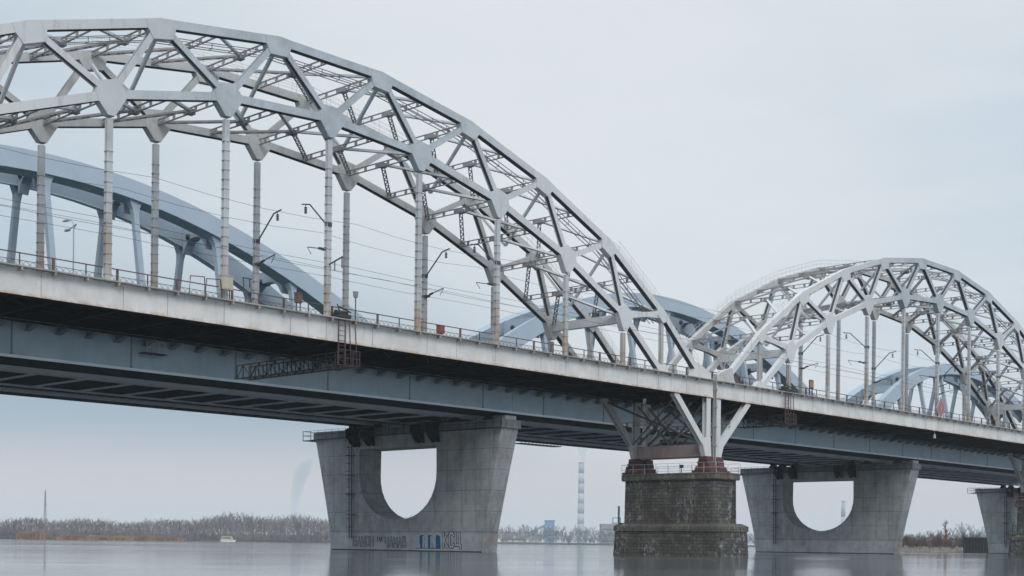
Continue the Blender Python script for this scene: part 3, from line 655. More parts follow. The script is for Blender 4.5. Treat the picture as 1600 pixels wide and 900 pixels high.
# cross-over: lamps on the newer bridge
def street_lamp(x, y, h, label, double=False):
    T = thing('street_lamp', (x, y, 21.25), label, 'street lamp', 'street lamps on the newer bridge')
    g = MB(); g.tube([(x, y, 21.25), (x, y, 21.25 + h)], .09, 8, .055); 
    for k in range(8):
        a0, a1 = R(90 * k / 8), R(90 * (k + 1) / 8); g.tube([(x, y + 1.1 - 1.1 * math.cos(a0), 21.25 + h + .6 * math.sin(a0)), (x, y + 1.1 - 1.1 * math.cos(a1), 21.25 + h + .6 * math.sin(a1))], .05, 6)
    part('pole', g, M['blue'], T); g = MB(); g.hexa([(x - .16, y + 1.0, 21.8 + h), (x + .16, y + 1.0, 21.8 + h), (x + .1, y + 1.9, 21.85 + h), (x - .1, y + 1.9, 21.85 + h)], [(x - .14, y + 1.0, 21.93 + h), (x + .14, y + 1.0, 21.93 + h), (x + .08, y + 1.9, 21.95 + h), (x - .08, y + 1.9, 21.95 + h)]); part('lamp_head', g, M['lattice'], T)
    if double:
        g = MB(); g.tube([(x, y, 21 + h), (x, y - .5, 21.3 + h), (x, y + .9, 21 + h)], .04); g.box(x - .13, x + .13, y + .8, y + 1.5, 20.9 + h, 21.05 + h); part('lamp_head', g, M['lattice'], T)
    return T
street_lamp(62.0, 113.2, 8.2, 'thin street lamp with two heads near the left edge, below the blue arch', True)
street_lamp(105.6, 113.2, 7.4, 'thin curved street lamp standing left of the paired hangers near the middle', False)
street_lamp(222, 113.2, 7.4, 'thin street lamp in front of the low blue arch at the right', False)
g = MB(); g.tube([(181.5, 113.2, 21.25), (181.5, 113.2, 30)], .1, 8, .05); g.box(181.35, 181.65, 113.05, 113.35, 21.25, 21.8); solo('signal_mast', g, M['wire'], (181.5, 113.2, 21.25), 'slim plain mast without arms rising right of the masonry pier', 'mast')
# ------------------------------------------------------------------ catenary on the railway bridge
def cat_bracket(x, y, d, label, extra=False):
    T = thing('catenary_bracket', (x, y, 26.0), label, 'bracket', 'overhead line brackets on the hangers')
    g = MB(); y0 = y + d * .25
    g.beam((x, y0, 26.9), (x, y0 + d * 2.2, 28.9), .09, .09, (1, 0, 0)); g.beam((x, y0 + d * 2.15, 28.87), (x, y0 + d * 3.2, 29.05), .09, .09, (1, 0, 0)); g.box(x - .2, x + .2, min(y0, y0 - d * .5), max(y0, y0 - d * .5), 26.7, 27.0); part('cantilever_arm', g, M['wire'], T)
    g = MB(); g.tube([(x, y0 + d * 2.7, 29.0), (x, y0 + d * 2.7, 28.75)], .03)
    for k in range(4): g.tube([(x, y0 + d * 2.7, 28.72 - k * .14), (x, y0 + d * 2.7, 28.64 - k * .14)], .12, 8)
    part('insulator', g, M['black'], T)
    g = MB(); g.beam((x, y0, 24.9), (x, y0 + d * 2.4, 25.4), .07, .07, (1, 0, 0)); g.beam((x, y0 + d * 2.4, 25.35), (x, y0 + d * 1.9, 24.75), .04, .04, (1, 0, 0)); g.box(x - .25, x + .25, y0 - .3, y0 + .3, 24.8, 24.98); g.tube([(x, y0 + d * .5, 25.0), (x, y0 + d * .9, 25.1)], .11, 8); part('registration_arm', g, M['wire'], T)
    if extra:
        g = MB(); g.beam((x, y - d * .2, 23.6), (x, y - d * 1.9, 24.0), .09, .09, (1, 0, 0)); g.tube([(x, y - d * 1.8, 23.95), (x, y - d * 1.8, 23.1)], .05); g.tube([(x, y - d * .9, 23.8), (x, y - d * .9, 23.0)], .05); part('feeder_arm', g, M['wire'], T)
    return T
ords = {-2: 'second hanger left of the crown', 0: 'crown hanger', 2: 'second hanger right of the crown'}
for c, sn in ((CA, 'left'), (CB, 'right')):
    for k in (-2, 0, 2):
        if sn == 'left' and k == -2: continue
        u = LN[4 + k][0]
        cat_bracket(c + u, YN, 1, f'line bracket on the near {ords[k]} of the {sn} lattice arch', k == 0)
        cat_bracket(c + u, YF, -1, f'line bracket on the far {ords[k]} of the {sn} lattice arch', k == 0)
for y, z, lab in ((89.0, 28.15, 'upper messenger wire over the near track'), (89.0, 24.75, 'lower contact wire over the near track'), (93.7, 28.15, 'upper messenger wire over the far track'), (93.7, 24.75, 'lower contact wire over the far track'), (98.0, 26.6, 'feeder wire strung outside the far truss'), (84.9, 23.2, 'thin feeder wire strung outside the near truss')):
    g = MB(); xs = [16 + k * 4.895 for k in range(67)]
    sag = (lambda k: (.45 * (abs((k % 4) - 2) / 2) ** 2)) if z > 28 else (lambda k: .12 * (abs((k % 4) - 2) / 2))
    g.tube([(x, y, z - .45 + sag(k)) for k, x in enumerate(xs)], .014, 4)
    solo('overhead_wire', g, M['wire'], (16, y, z), 'long ' + lab + ' running the length of the railway bridge', 'wire', 'overhead wires of the railway bridge')
# ------------------------------------------------------------------ small things on and under the railway deck
ZD = TT + .19
def boxy(name, x, y, w, d, z0, z1, m, label, cat, legs=True):
    T = thing(name, (x, y, ZD), label, cat)
    g = MB(); g.box(x - w, x + w, y - d, y + d, z0, z1); g.box(x - w - .04, x + w + .04, y - d - .04, y + d + .04, z1, z1 + .06); part('cabinet_body', g, M[m], T)
    g = MB(); g.box(x - w * .8, x + w * .8, y - d - .02, y - d, z0 + .08, z1 - .08); part('door_panel', g, M[m], T)
    g = MB()
    for e in (-1, 1): g.beam((x + e * w * .7, y, ZD), (x + e * w * .7, y, z0), .07, .07)
    part('stand', g, M['rust'], T); return T
boxy('control_cabinet', 59.4, 85.75, .48, .25, 20.0, 21.0, 'cream', 'cream control cabinet fixed to the foot of a near hanger of the left arch', 'cabinet')
boxy('junction_box', 66.4, 86.0, .26, .2, 20.0, 20.75, 'rust', 'small rusty orange junction box on the deck railing of the left arch', 'junction box')
boxy('fire_box', 81.9, 86.0, .3, .22, 19.45, 20.1, 'red', 'small red box on the walkway by the paired hangers', 'box')
T = thing('yellow_sign', (143.4, 86.0, ZD), 'small orange-yellow square panel in a black frame on the railing right of the masonry pier', 'sign')
g = MB(); g.box(142.9, 143.9, 85.95, 86.0, 20.2, 21.25); part('frame', g, M['black'], T); g = MB(); g.box(143.05, 143.75, 85.92, 85.945, 20.35, 21.1); part('panel', g, M['yellow'], T); g = MB(); g.beam((143.1, 86.03, ZD), (143.1, 86.03, 20.2), .1, .1); g.beam((143.7, 86.03, ZD), (143.7, 86.03, 20.2), .1, .1); part('post', g, M['black'], T)
# red diamond navigation board
T = thing('navigation_board', (177.4, 85.9, ZD), 'faded red diamond-shaped board standing on the railing of the right arch', 'sign')
x, z = 177.4, 20.6
def dia(r, y, th_): 
    g = MB(); g.prism([(x - r * .85, y, z), (x, y, z - r * 1.1), (x + r * .85, y, z), (x, y, z + r * 1.1)], (0, th_, 0)); return g
part('board', dia(1.5, 85.9, .05), M['mint'], T); part('red_field', dia(1.33, 85.86, .035), plain('faded_pink_red', (.44, .20, .22), .7, .25, 1.5), T); part('inner_mark', dia(.42, 85.83, .025), plain('faded_rose', (.5, .27, .28), .7, .2, 2), T)
g = MB(); g.beam((x, 85.98, ZD - .2), (x, 85.98, z), .09, .09); part('post', g, M['rust'], T)
# signal light by the rail
T = thing('rail_signal', (73.6, 87.6, ZD), 'small signal light on a thin rusty post right of the paired crown hangers', 'signal'); g = MB(); g.beam((73.6, 87.6, ZD - .1), (73.6, 87.6, 21.6), .07, .07); part('post', g, M['rust'], T); g = MB(); g.tube([(73.6, 87.6, 21.6), (73.6, 87.6, 21.75), (73.6, 87.6, 22.1)], .16, 8, .24); part('lamp', g, M['lattice'], T)
# steps and hoops beside cabinet
T = thing('access_hoop', (57.2, 85.6, ZD), 'rust-red tubular access rail beside the cream cabinet', 'rail')
for k, xx in enumerate((56.2, 57.6)):
    g = MB(); g.tube([(xx - .1, 85.6, ZD - .1), (xx, 85.6, ZD + 1.25), (xx + 1.2, 85.6, ZD + 1.35), (xx + 1.35, 85.6, ZD)], .05, 6); part('rail_hoop', g, M['rust'], T)
# under-deck inspection trolleys
def trolley(x, label, long_):
    T = thing('inspection_gantry', (x, YM, 15.6), label, 'gantry', 'inspection gantries hung under the railway deck')
    g = MB(); w = .65; y0, y1 = YN - 1.2, YN + long_
    for xx in (x - w, x + w):
        for zz in (15.45, 16.6): g.beam((xx, y0, zz), (xx, y1, zz), .08, .08, (1, 0, 0))
        y = y0; k = 0
        while y < y1 - .5:
            g.beam((xx, y, 15.45), (xx, y, 16.6), .07, .07, (1, 0, 0)); a, b = (15.45, 16.6) if k % 2 else (16.6, 15.45); g.beam((xx, y, a), (xx, min(y1, y + 1.15), b), .05, .05, (1, 0, 0)); y += 1.15; k += 1
        g.beam((xx, y1, 15.45), (xx, y1, 16.6), .07, .07, (1, 0, 0))
    y = y0
    while y <= y1: g.beam((x - w, y, 15.45), (x + w, y, 15.45), .07, .05, (0, 1, 0)); y += .55
    part('platform_truss', g, M['black'], T)
    g = MB(); y = YN - .75
    for xx in (x - .9, x - .2): g.beam((xx, y, 15.6), (xx, y, 19.3), .08, .08)
    z = 15.9
    while z < 19.2: g.beam((x - .9, y, z), (x - .2, y, z), .04, .04); z += .4
    g.beam((x + .45, y, 15.6), (x + .2, y, 19.3), .06, .06); g.beam((x + 1.1, y, 15.6), (x + .8, y, 19.3), .06, .06); part('hanging_ladder', g, M['maroon_iron'], T)
    g = MB()
    for xx in (x - 1.2, x - .4, x + .4, x + 1.1): g.beam((xx, y - .3, 15.5), (xx, y - .3, 16.75), .06, .06)
    for zz in (15.5, 16.1, 16.75): g.beam((x - 1.2, y - .3, zz), (x + 1.1, y - .3, zz), .05, .05)
    part('end_basket', g, M['maroon_iron'], T)
    g = MB(); g.box(x - 1.0, x + .3, YN - .9, YN + .1, 19.35, 19.65); g.tube([(x - .9, YN - .3, 19.8), (x + .3, YN - .3, 19.8)], .22, 10); g.beam((x - .6, YN - .6, 19.6), (x - .6, YN - .2, 20.5), .08, .08); g.tube([(x - .6, YN - .45, 20.3), (x + .5, YN - .6, 19.9)], .06); part('winch', g, M['black'], T)
    return T
trolley(71.2, 'long dark openwork inspection gantry with hanging ladder under the left span', 13.5)
trolley(138.2, 'small dark inspection gantry with hanging ladder under the right span beyond the masonry pier', 6.0)
# small cage on the newer bridge girder
def cage(x, y, z, w, h, label, m, d=1.0):
    T = thing('inspection_cage', (x, y, z), label, 'cage'); g = MB(); g.box(x - w - .3, x + w + .3, y - d, y, z - .08, z); part('floor_plate', g, M['black'], T)
    g = MB(); n = 4
    for k in range(n): 
        xx = x - w + 2 * w * k / (n - 1); g.beam((xx, y - d, z), (xx, y - d, z + h), .06, .06)
    for zz in (z + h, z + h * .5): g.beam((x - w, y - d, zz), (x + w, y - d, zz), .05, .05)
    part('rails', g, M[m], T); return T
cage(72.0, 116.4, 19.2, 1.0, 1.05, 'tiny pale wire cage hung on the blue-grey girder below the left span', 'mint')
T = thing('inspection_platform', (164.5, 149.2, 17.4), 'dark railed platform hung under the girder just right of the graffiti pier', 'platform')
g = MB(); g.box(159.5, 169.2, 148.4, 150.2, 17.2, 17.32); part('floor_plate', g, M['black'], T); g = MB()
for k in range(12): g.beam((159.5 + k * .88, 148.4, 17.3), (159.5 + k * .88, 148.4, 18.4), .07, .07)
for zz in (18.4, 17.85): g.beam((159.5, 148.4, zz), (169.2, 148.4, zz), .06, .06)
part('rails', g, M['black'], T)
# pale tag on the girder at the second pier
for off, mt, yy in ((.11, 'paintdark', 116.60), (.05, 'paintwhite', 116.57)):
    tg = text_part('UR', 1.7, 0, 0, 0, M[mt], B2, 'painted_tag', off, .004)
    tg.data.transform(Matrix.Translation(B2.location)); tg.data.transform(Matrix(((0, -1, 0, 232.6), (1, 0, 0, yy), (0, 0, 1, 17.95), (0, 0, 0, 1)))); tg.data.transform(Matrix.Translation(-B2.location))
g = MB(); g.tube([(176.6, 86.4, 17.4), (176.6, 86.4, 16.9)], .04); g.tube([(176.6, 86.4, 16.95), (176.6, 86.4, 16.4)], .14, 8, .2); solo('deck_lamp', g, M['mint'], (176.6, 86.4, 17.4), 'tiny white lamp hanging under the edge of the right span', 'lamp')
# ------------------------------------------------------------------ water, banks
g = MB(); Wd = 14000; g.add([(-Wd, -2000, 0), (Wd, -2000, 0), (Wd, Wd, 0), (-Wd, Wd, 0)], [(0, 1, 2, 3)]); struct('river_water', g, M['water'])
g = MB(); g.add([(-Wd, -2000, -6), (Wd, -2000, -6), (Wd, Wd, -6), (-Wd, Wd, -6)], [(0, 1, 2, 3)]); struct('river_bed', g, M['farbank'])
TH = R(43.2815); CT, ST = math.cos(TH), math.sin(TH)
def dw(px, depth):      # a place on the ground in direction px of the photograph at a distance
    r = (px - 800) / 2124.4; return V((ST * r * depth + CT * depth, -CT * r * depth + ST * depth, 0))
def strip(name, fn, m, zt, back, kind='structure', rise=0):
    g = MB(); pts = fn; n = len(pts); vs = []
    for k, (px, d) in enumerate(pts):
        a = dw(px, d); b = dw(px, d + 4 + back * .02); e = dw(px, d + back); vs += [(a.x, a.y, -.5), (b.x, b.y, zt * (.7 + .6 * random.random())), (e.x, e.y, zt * 1.3 + rise), (e.x, e.y, -3)]
    fs = []
    for k in range(n - 1):
        for j in range(3): fs.append((k * 4 + j, (k + 1) * 4 + j, (k + 1) * 4 + j + 1, k * 4 + j + 1))
    g.add(vs, fs); return struct(name, g, m, kind)
strip('far_riverbank', [(-700 + k * 20, 722 + random.uniform(-4, 4)) for k in range(66)], M['farbank'], 1.0, 500, 'structure', 4.5)
strip('distant_riverbank', [(600 + k * 20, 1120 + random.uniform(-8, 8)) for k in range(60)], M['farbank'], 1.4, 1600)
strip('near_right_riverbank', [(1375 + k * 6, 392 - k * .1 + random.uniform(-1.2, 1.2)) for k in range(70)], M['bank'], .9, 140)
# ------------------------------------------------------------------ bare trees
def twig_tri(vs, fs, p, d, L, w):
    d = d.normalized(); s = d.cross(V((random.uniform(-1, 1), random.uniform(-1, 1), random.uniform(-.3, .3)))).normalized() * w / 2
    n = len(vs); vs += [tuple(p - s), tuple(p + s), tuple(p + d * L)]; fs.append((n, n + 1, n + 2))
def bare_tree(base, h, w, n, tw, tn=16, mb=None):
    """limbs (tapered tubes) and twigs (slivers) spread through the crown volume; returns (trunk MB, crown MB)"""
    tr = mb or MB(); cr = mb or MB(); vs, fs = [], []
    base = V(base); top = base + V((random.uniform(-.04, .04) * h, random.uniform(-.04, .04) * h, h * .8)); tr.tube([base, base.lerp(top, .5) + V((random.uniform(-.02, .02) * h, 0, 0)), top], h * .014, 4, h * .003)
    for i in range(n):
        q = random.uniform(.18, .95); p = base.lerp(top, q); a = random.uniform(0, 6.283); up = random.uniform(.9, 2.4)
        L = w * (1 - .55 * abs(q - .45)) * random.uniform(.5, 1); d = V((math.cos(a), math.sin(a), up)).normalized(); e = p + d * L
        tr.tube([p, p.lerp(e, .5) + V((0, 0, -.04 * L)), e], h * .0045, 3, h * .0015)
        for j in range(tn):
            s = p.lerp(e, random.uniform(.2, 1)); dd = d + V((random.uniform(-.7, .7), random.uniform(-.7, .7), random.uniform(.0, .9))); twig_tri(vs, fs, s, dd, L * random.uniform(.16, .42), tw)
    cr.add(vs, fs); return tr, cr
g = MB()
hz = lambda px: 10.2 + 4.8 * max(0, min(1, (px - 60) / 420)) + 1.2 * math.sin(px * .021) + 1.0 * math.sin(px * .057)
px = -160
while px < 640:
    d = 735 + random.uniform(0, 190); hh = hz(px) * random.uniform(.86, 1.08) * (1 + (d - 735) / 900); b = dw(px, d); bare_tree((b.x, b.y, .6), hh, hh * .36, 20, .085, 30, g); px += random.uniform(.9, 2.1)
for k in range(900):   # undergrowth
    b = dw(random.uniform(-160, 640), random.uniform(728, 742)); bare_tree((b.x, b.y, .2), random.uniform(2.5, 6.5), 2.6, 8, .12, 20, g)
struct('far_bare_wood', g, M['twig'], 'stuff')
g = MB(); px = 640
while px < 1760:
    d = 1140 + random.uniform(0, 140); hh = random.uniform(10, 17) * (1.0 if px < 1000 else .8); b = dw(px, d); bare_tree((b.x, b.y, .8), hh, hh * .4, 18, .22, 18, g); px += random.uniform(1.5, 3.2)
for k in range(380):
    b = dw(random.uniform(760, 1760), random.uniform(1128, 1140)); bare_tree((b.x, b.y, .3), random.uniform(4, 7), 3.4, 9, .25, 16, g)
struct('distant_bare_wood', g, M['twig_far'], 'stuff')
g = MB(); px = 1380
while px < 1640:
    d = 700 + random.uniform(0, 60); b = dw(px, d); hh = random.uniform(8, 12) * (1 + .25 * math.sin(px * .03)); bare_tree((b.x, b.y, .8), hh, hh * .4, 16, .16, 18, g); px += random.uniform(3, 5)
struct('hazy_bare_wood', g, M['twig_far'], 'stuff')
# reeds
def reeds(name, x0, x1, h, d0, label=None):
    g = MB(); vs, fs = [], []
    for k in range(int((x1 - x0) * 75)):
        q = random.random(); b = dw(x0 + (x1 - x0) * q, d0 + random.uniform(0, 9)); hh = h * random.uniform(.7, 1.05) * (1 - .5 * abs(2 * q - 1) ** 6)
        twig_tri(vs, fs, V((b.x, b.y, 0)), V((random.uniform(-.12, .12), random.uniform(-.12, .12), 1)), hh, .35)
    g.add(vs, fs); struct(name, g, M['reed'], 'stuff')
reeds('reed_bed', 26, 74, 4.2, 708); reeds('reed_bed', 82, 290, 2.6, 706)
# right bank: trees and bushes one by one
def bank_tree(px, d, h, w, n, m, tw, label, name='bare_tree', cat='tree', grp_='trees and bushes on the right bank'):
    b = dw(px, d); T = thing(name, (b.x, b.y, .5), label, cat, grp_); tr, cr = bare_tree((b.x, b.y, .5), h, w, n, tw * .55, 26)
    part('trunk', tr, M['trunk'], T); ob = new_mesh('crown', cr, m, T.location); ob.parent = T; return T
tan, pink, grey = M['twig_tan'], M['twig_pink'], M['twig']
bank_tree(1478, 402, 10.2, 2.0, 46, tan, .16, 'tallest narrow tree with tan leaves on the right bank between two concrete piers')
bank_tree(1468, 400, 6.0, 2.2, 34, pink, .12, 'reddish bare tree leaning beside the tall tan tree on the right bank')
bank_tree(1438, 408, 4.6, 2.4, 30, grey, .12, 'grey bare tree left of the middle on the right bank')
bank_tree(1505, 405, 5.6, 2.4, 34, pink, .12, 'pinkish bare tree standing behind the dark sheet-pile wall, left end')
bank_tree(1530, 408, 6.6, 2.6, 30, grey, .12, 'grey bare tree behind the right end of the dark sheet-pile wall')
bank_tree(1418, 404, 4.4, 2.2, 34, pink, .14, 'low red-brown bush at the foot of the second concrete pier', 'bush', 'bush')
bank_tree(1452, 401, 3.6, 2.2, 30, grey, .14, 'dull brown bush between the grey tree and the tall tan tree', 'bush', 'bush')
bank_tree(1490, 398, 3.0, 1.6, 30, grey, .13, 'dark low bush at the water by the pale rubble', 'bush', 'bush')
bank_tree(1432, 398, 2.2, 1.8, 24, pink, .12, 'smallest reddish bush at the waterline of the right bank', 'bush', 'bush')
bank_tree(1518, 412, 4.8, 2.4, 28, pink, .12, 'low pink bush behind the middle of the sheet-pile wall', 'bush', 'bush')
g = MB()
for k in range(460):
    q = random.random(); b = dw(1402 + 150 * random.random(), 400 + 40 * q); bare_tree((b.x, b.y, .5 + q * .6), random.uniform(1.6, 3.0) + 3.2 * q * random.random(), 1.8, 9, .06, 18, g)
struct('brushwood', g, M['twig_brush'], 'stuff')
g = MB()   # rubble
for k in range(900):
    q = random.random(); b = dw(1405 + 103 * random.random() ** .7, 392 + 10 * q); s = random.uniform(.12, .42); rz = random.uniform(0, 6.28); z = .05 + q * 1.5 * (.4 + .6 * random.random())
    ax = V((math.cos(rz), math.sin(rz), .2)) * s; ay = V((-math.sin(rz), math.cos(rz), 0)) * s * .8; az = V((0, .2, 1)) * s * .6; o = V((b.x, b.y, z)); g.hexa([o - ax - ay - az, o + ax - ay - az * .6, o + ax + ay - az, o - ax + ay - az], [o - ax * .6 - ay * .7 + az, o + ax * .7 - ay * .6 + az * .7, o + ax * .6 + ay * .7 + az, o - ax * .7 + ay * .5 + az])
struct('rubble', g, M['stone'], 'stuff')
g = MB(); a = dw(1505, 389); b = dw(1547, 386); d_ = (b - a); L = d_.length; d_.normalize(); nrm = V((-d_.y, d_.x, 0)); k = 0; t_ = 0
while t_ < L:
    o = a + d_ * t_; off = nrm * (.22 if k % 2 else 0); 
    g.hexa([o + off, o + d_ * .42 + off, o + d_ * .42 + off + nrm * .12, o + off + nrm * .12], [p + V((0, 0, 4.0)) for p in (o + off, o + d_ * .42 + off, o + d_ * .42 + off + nrm * .12, o + off + nrm * .12)])
    t_ += .43; k += 1
g.beam(a + V((0, 0, 4.05)) + nrm * .1, b + V((0, 0, 4.05)) + nrm * .1, .3, .5, nrm)
solo('sheet_pile_wall', g, M['sheet'], a, 'dark ribbed steel sheet-pile wall at the water on the right bank', 'retaining wall')
# ------------------------------------------------------------------ distant industry
def chimney(px, d, h, r0, r1, label, bands):
    b = dw(px, d); T = thing('chimney', (b.x, b.y, 0), label, 'chimney', 'far chimneys'); n = bands
    for k in range(n):
        z0, z1 = h * k / n, h * (k + 1) / n; ra = r0 + (r1 - r0) * k / n; rb = r0 + (r1 - r0) * (k + 1) / n; g = MB(); g.tube([(b.x, b.y, z0), (b.x, b.y, z1)], ra, 20, rb)
        part('shaft_band', g, M['chim_dark'] if (n - 1 - k) % 2 == 0 else M['chim_light'], T, None, None, True)
    g = MB(); g.tube([(b.x, b.y, h), (b.x, b.y, h + 2)], r1 * 1.12, 20); part('rim', g, M['chim_dark'], T); return b
chimney(907, 3300, 196, 8.6, 6.6, 'tall striped hazy chimney between the graffiti pier and the masonry pier', 8)
chimney(1317, 3000, 100, 5.5, 4.2, 'smaller pale chimney seen through the opening of the second concrete pier', 3)
b = dw(70, 1300); T = thing('lattice_mast', (b.x, b.y, 0), 'thin lattice radio mast above the wood at the far left', 'mast')
g = MB(); H_ = 45
for k in range(3):
    a = k * 2.094; g.beam((b.x + 2.2 * math.cos(a), b.y + 2.2 * math.sin(a), 0), (b.x + .7 * math.cos(a), b.y + .7 * math.sin(a), H_ * .7), .42, .42); g.beam((b.x + .7 * math.cos(a), b.y + .7 * math.sin(a), H_ * .7), (b.x + .5 * math.cos(a), b.y + .5 * math.sin(a), H_), .4, .4)
for k in range(18):
    q = k / 18; r_ = 2.2 - 1.7 * q; z = H_ * q
    for j in range(3): a, a2 = j * 2.094, (j + 1) * 2.094; g.beam((b.x + r_ * math.cos(a), b.y + r_ * math.sin(a), z), (b.x + r_ * math.cos(a2), b.y + r_ * math.sin(a2), z + H_ / 18), .14, .14)
part('mast_frame', g, M['greybuild'], T); g = MB(); g.box(b.x - .7, b.x + .7, b.y - .7, b.y + .7, H_ - 13, H_ - 12); g.tube([(b.x, b.y, H_), (b.x, b.y, H_ + 2)], .2); part('antenna', g, M['wire'], T)
def build(name, px0, px1, d, h, m, label, cat='building', dep=20, roof=None, rows=2):
    a, b2 = dw(px0, d), dw(px1, d); u = (b2 - a); L = u.length; u.normalize(); n = V((-u.y, u.x, 0)); 
    T = thing(name, tuple(a), label, cat); g = MB(); g.hexa([a, b2, b2 + n * dep, a + n * dep], [p + V((0, 0, h)) for p in (a, b2, b2 + n * dep, a + n * dep)]); part('wall', g, m, T)
    g = MB(); o = u * .4 - n * 0; g.hexa([a - u * .6 - n * .6 + V((0, 0, h)), b2 + u * .6 - n * .6 + V((0, 0, h)), b2 + u * .6 + n * (dep + .6) + V((0, 0, h)), a - u * .6 + n * (dep + .6) + V((0, 0, h))], [p + V((0, 0, 1.0)) for p in (a - u * .6 - n * .6 + V((0, 0, h)), b2 + u * .6 - n * .6 + V((0, 0, h)), b2 + u * .6 + n * (dep + .6) + V((0, 0, h)), a - u * .6 + n * (dep + .6) + V((0, 0, h)))]); part('roof', g, roof or M['greybuild'], T)
    for r_ in range(rows):
        g = MB(); z0 = h * (r_ + .45) / (rows + .3); p = a + u * 2 - n * .08; q = b2 - u * 2 - n * .08; g.hexa([p + V((0, 0, z0)), q + V((0, 0, z0)), q + n * .1 + V((0, 0, z0)), p + n * .1 + V((0, 0, z0))], [w + V((0, 0, z0 + 1.4)) for w in (p, q, q + n * .1, p + n * .1)]); part('window_band', g, M['wire'], T)
    return T
build('transfer_tower', 851, 866, 1500, 25.5, M['bluebuild'], 'blue tower of the coal conveyor on the distant bank right of the graffiti pier', 'tower', 14, M['bluebuild'], 1)
# sloping conveyor gallery
a = dw(852, 1502) + V((0, 0, 21)); b = dw(824, 1502) + V((0, 0, 11)); T = thing('conveyor_gallery', (b.x, b.y, 0), 'sloping conveyor gallery running down left from the blue tower', 'conveyor'); g = MB(); g.beam(a, b, 3.0, 2.6, (a - b).cross(V((0, 0, 1)))); part('gallery', g, M['bluebuild'], T)
for q in (.25, .5, .75, .97):
    p = a.lerp(b, q); g = MB(); g.beam((p.x, p.y, 0), tuple(p), .8, .8); part('trestle', g, M['greybuild'], T)
build('long_shed', 784, 822, 1400, 11.5, M['whitebuild'], 'long white shed at the left on the distant bank beside the graffiti pier', 'building', 30, M['mint'], 1)
build('low_shed', 822, 846, 1390, 8.5, M['whitebuild'], 'low white shed under the conveyor gallery', 'building', 25, M['mint'], 0)
build('grey_block', 939, 972, 1700, 25, M['greybuild'], 'pale grey block on the distant bank just left of the masonry pier', 'building', 30, None, 3)
# house boat at the wood edge
b = dw(356, 700); T = thing('house_boat', tuple(b), 'small white houseboat moored at the far bank below the bare wood', 'boat'); u = (dw(366, 700) - b).normalized(); n = V((-u.y, u.x, 0))
g = MB(); loft(g, [[b - u * 3.4 - n * 1.4, b + u * 3.8 - n * 1.2, b + u * 3.8 + n * 1.2, b - u * 3.4 + n * 1.4], [p + V((0, 0, .9)) for p in (b - u * 3.8 - n * 1.6, b + u * 4.6 - n * .8, b + u * 4.6 + n * .8, b - u * 3.8 + n * 1.6)]]); part('hull', g, M['whitebuild'], T)
g = MB(); g.hexa([p + V((0, 0, .9)) for p in (b - u * 3.2 - n * 1.2, b + u * 2.6 - n * 1.2, b + u * 2.6 + n * 1.2, b - u * 3.2 + n * 1.2)], [p + V((0, 0, 2.7)) for p in (b - u * 3.0 - n * 1.2, b + u * 1.9 - n * 1.2, b + u * 1.9 + n * 1.2, b - u * 3.0 + n * 1.2)]); cab = part('cabin', g, M['cream'], T)
g = MB(); g.hexa([p + V((0, 0, 1.6)) for p in (b - u * 2.6 - n * 1.26, b + u * 1.6 - n * 1.26, b + u * 1.6 - n * 1.1, b - u * 2.6 - n * 1.1)], [p + V((0, 0, 2.2)) for p in (b - u * 2.6 - n * 1.26, b + u * 1.6 - n * 1.26, b + u * 1.6 - n * 1.1, b - u * 2.6 - n * 1.1)]); part('window', g, M['wire'], T, cab)
# ------------------------------------------------------------------ smoke
b = dw(468, 3000); q = dw(3000, 3000) - b; q.normalize()
def plume(px, d, pts, label, dens, col):
    b = dw(px, d); m = bpy.data.materials.new('pale_vapour'); m.use_nodes = True; nt = m.node_tree; nt.nodes.clear(); o = nt.nodes.new('ShaderNodeOutputMaterial'); v = nt.nodes.new('ShaderNodeVolumePrincipled'); v.inputs['Color'].default_value = col + (1,); v.inputs['Density'].default_value = dens; nt.links.new(v.outputs[0], o.inputs['Volume'])
    rt = V((ST, -CT, 0)); rings = []
    for off, z, r_ in pts:
        o2 = b + rt * off + V((0, 0, z)); rings.append([tuple(o2 + V((r_ * math.cos(k * .5236), r_ * math.sin(k * .5236), 0))) for k in range(12)])
    g = MB(); loft(g, rings); ob = fixn(new_mesh('smoke_plume', g, m, b, True)); ob.location = b; tag(ob, label, 'smoke', 'smoke plumes')
plume(468, 3000, [(-14, 40, 5), (-12, 70, 8), (-9, 100, 12), (-3, 130, 17), (6, 155, 20), (14, 172, 15), (20, 182, 6)], 'broad bluish smoke plume rising behind the bare wood left of the graffiti pier', .016, (.42, .58, .70))
plume(907, 3300, [(0, 198.5, 6), (2, 212, 9), (3, 230, 14), (4, 255, 20), (5, 280, 26)], 'thin pale smoke plume rising from the tall striped chimney', .02, (.7, .82, .88))
# ------------------------------------------------------------------ haze
HZ = 0.00016
if HZ:
    m = bpy.data.materials.new('pale_haze'); m.use_nodes = True; nt = m.node_tree; nt.nodes.clear(); o = nt.nodes.new('ShaderNodeOutputMaterial'); v = nt.nodes.new('ShaderNodeVolumePrincipled'); v.inputs['Color'].default_value = (.95, .975, 1, 1); v.inputs['Density'].default_value = HZ; v.inputs['Anisotropy'].default_value = .1; nt.links.new(v.outputs[0], o.inputs['Volume'])
    g = MB(); g.box(-15000, 15000, -3000, 15000, -7.2, 330); ob = fixn(new_mesh('haze', g, m)); ob['kind'] = 'stuff'
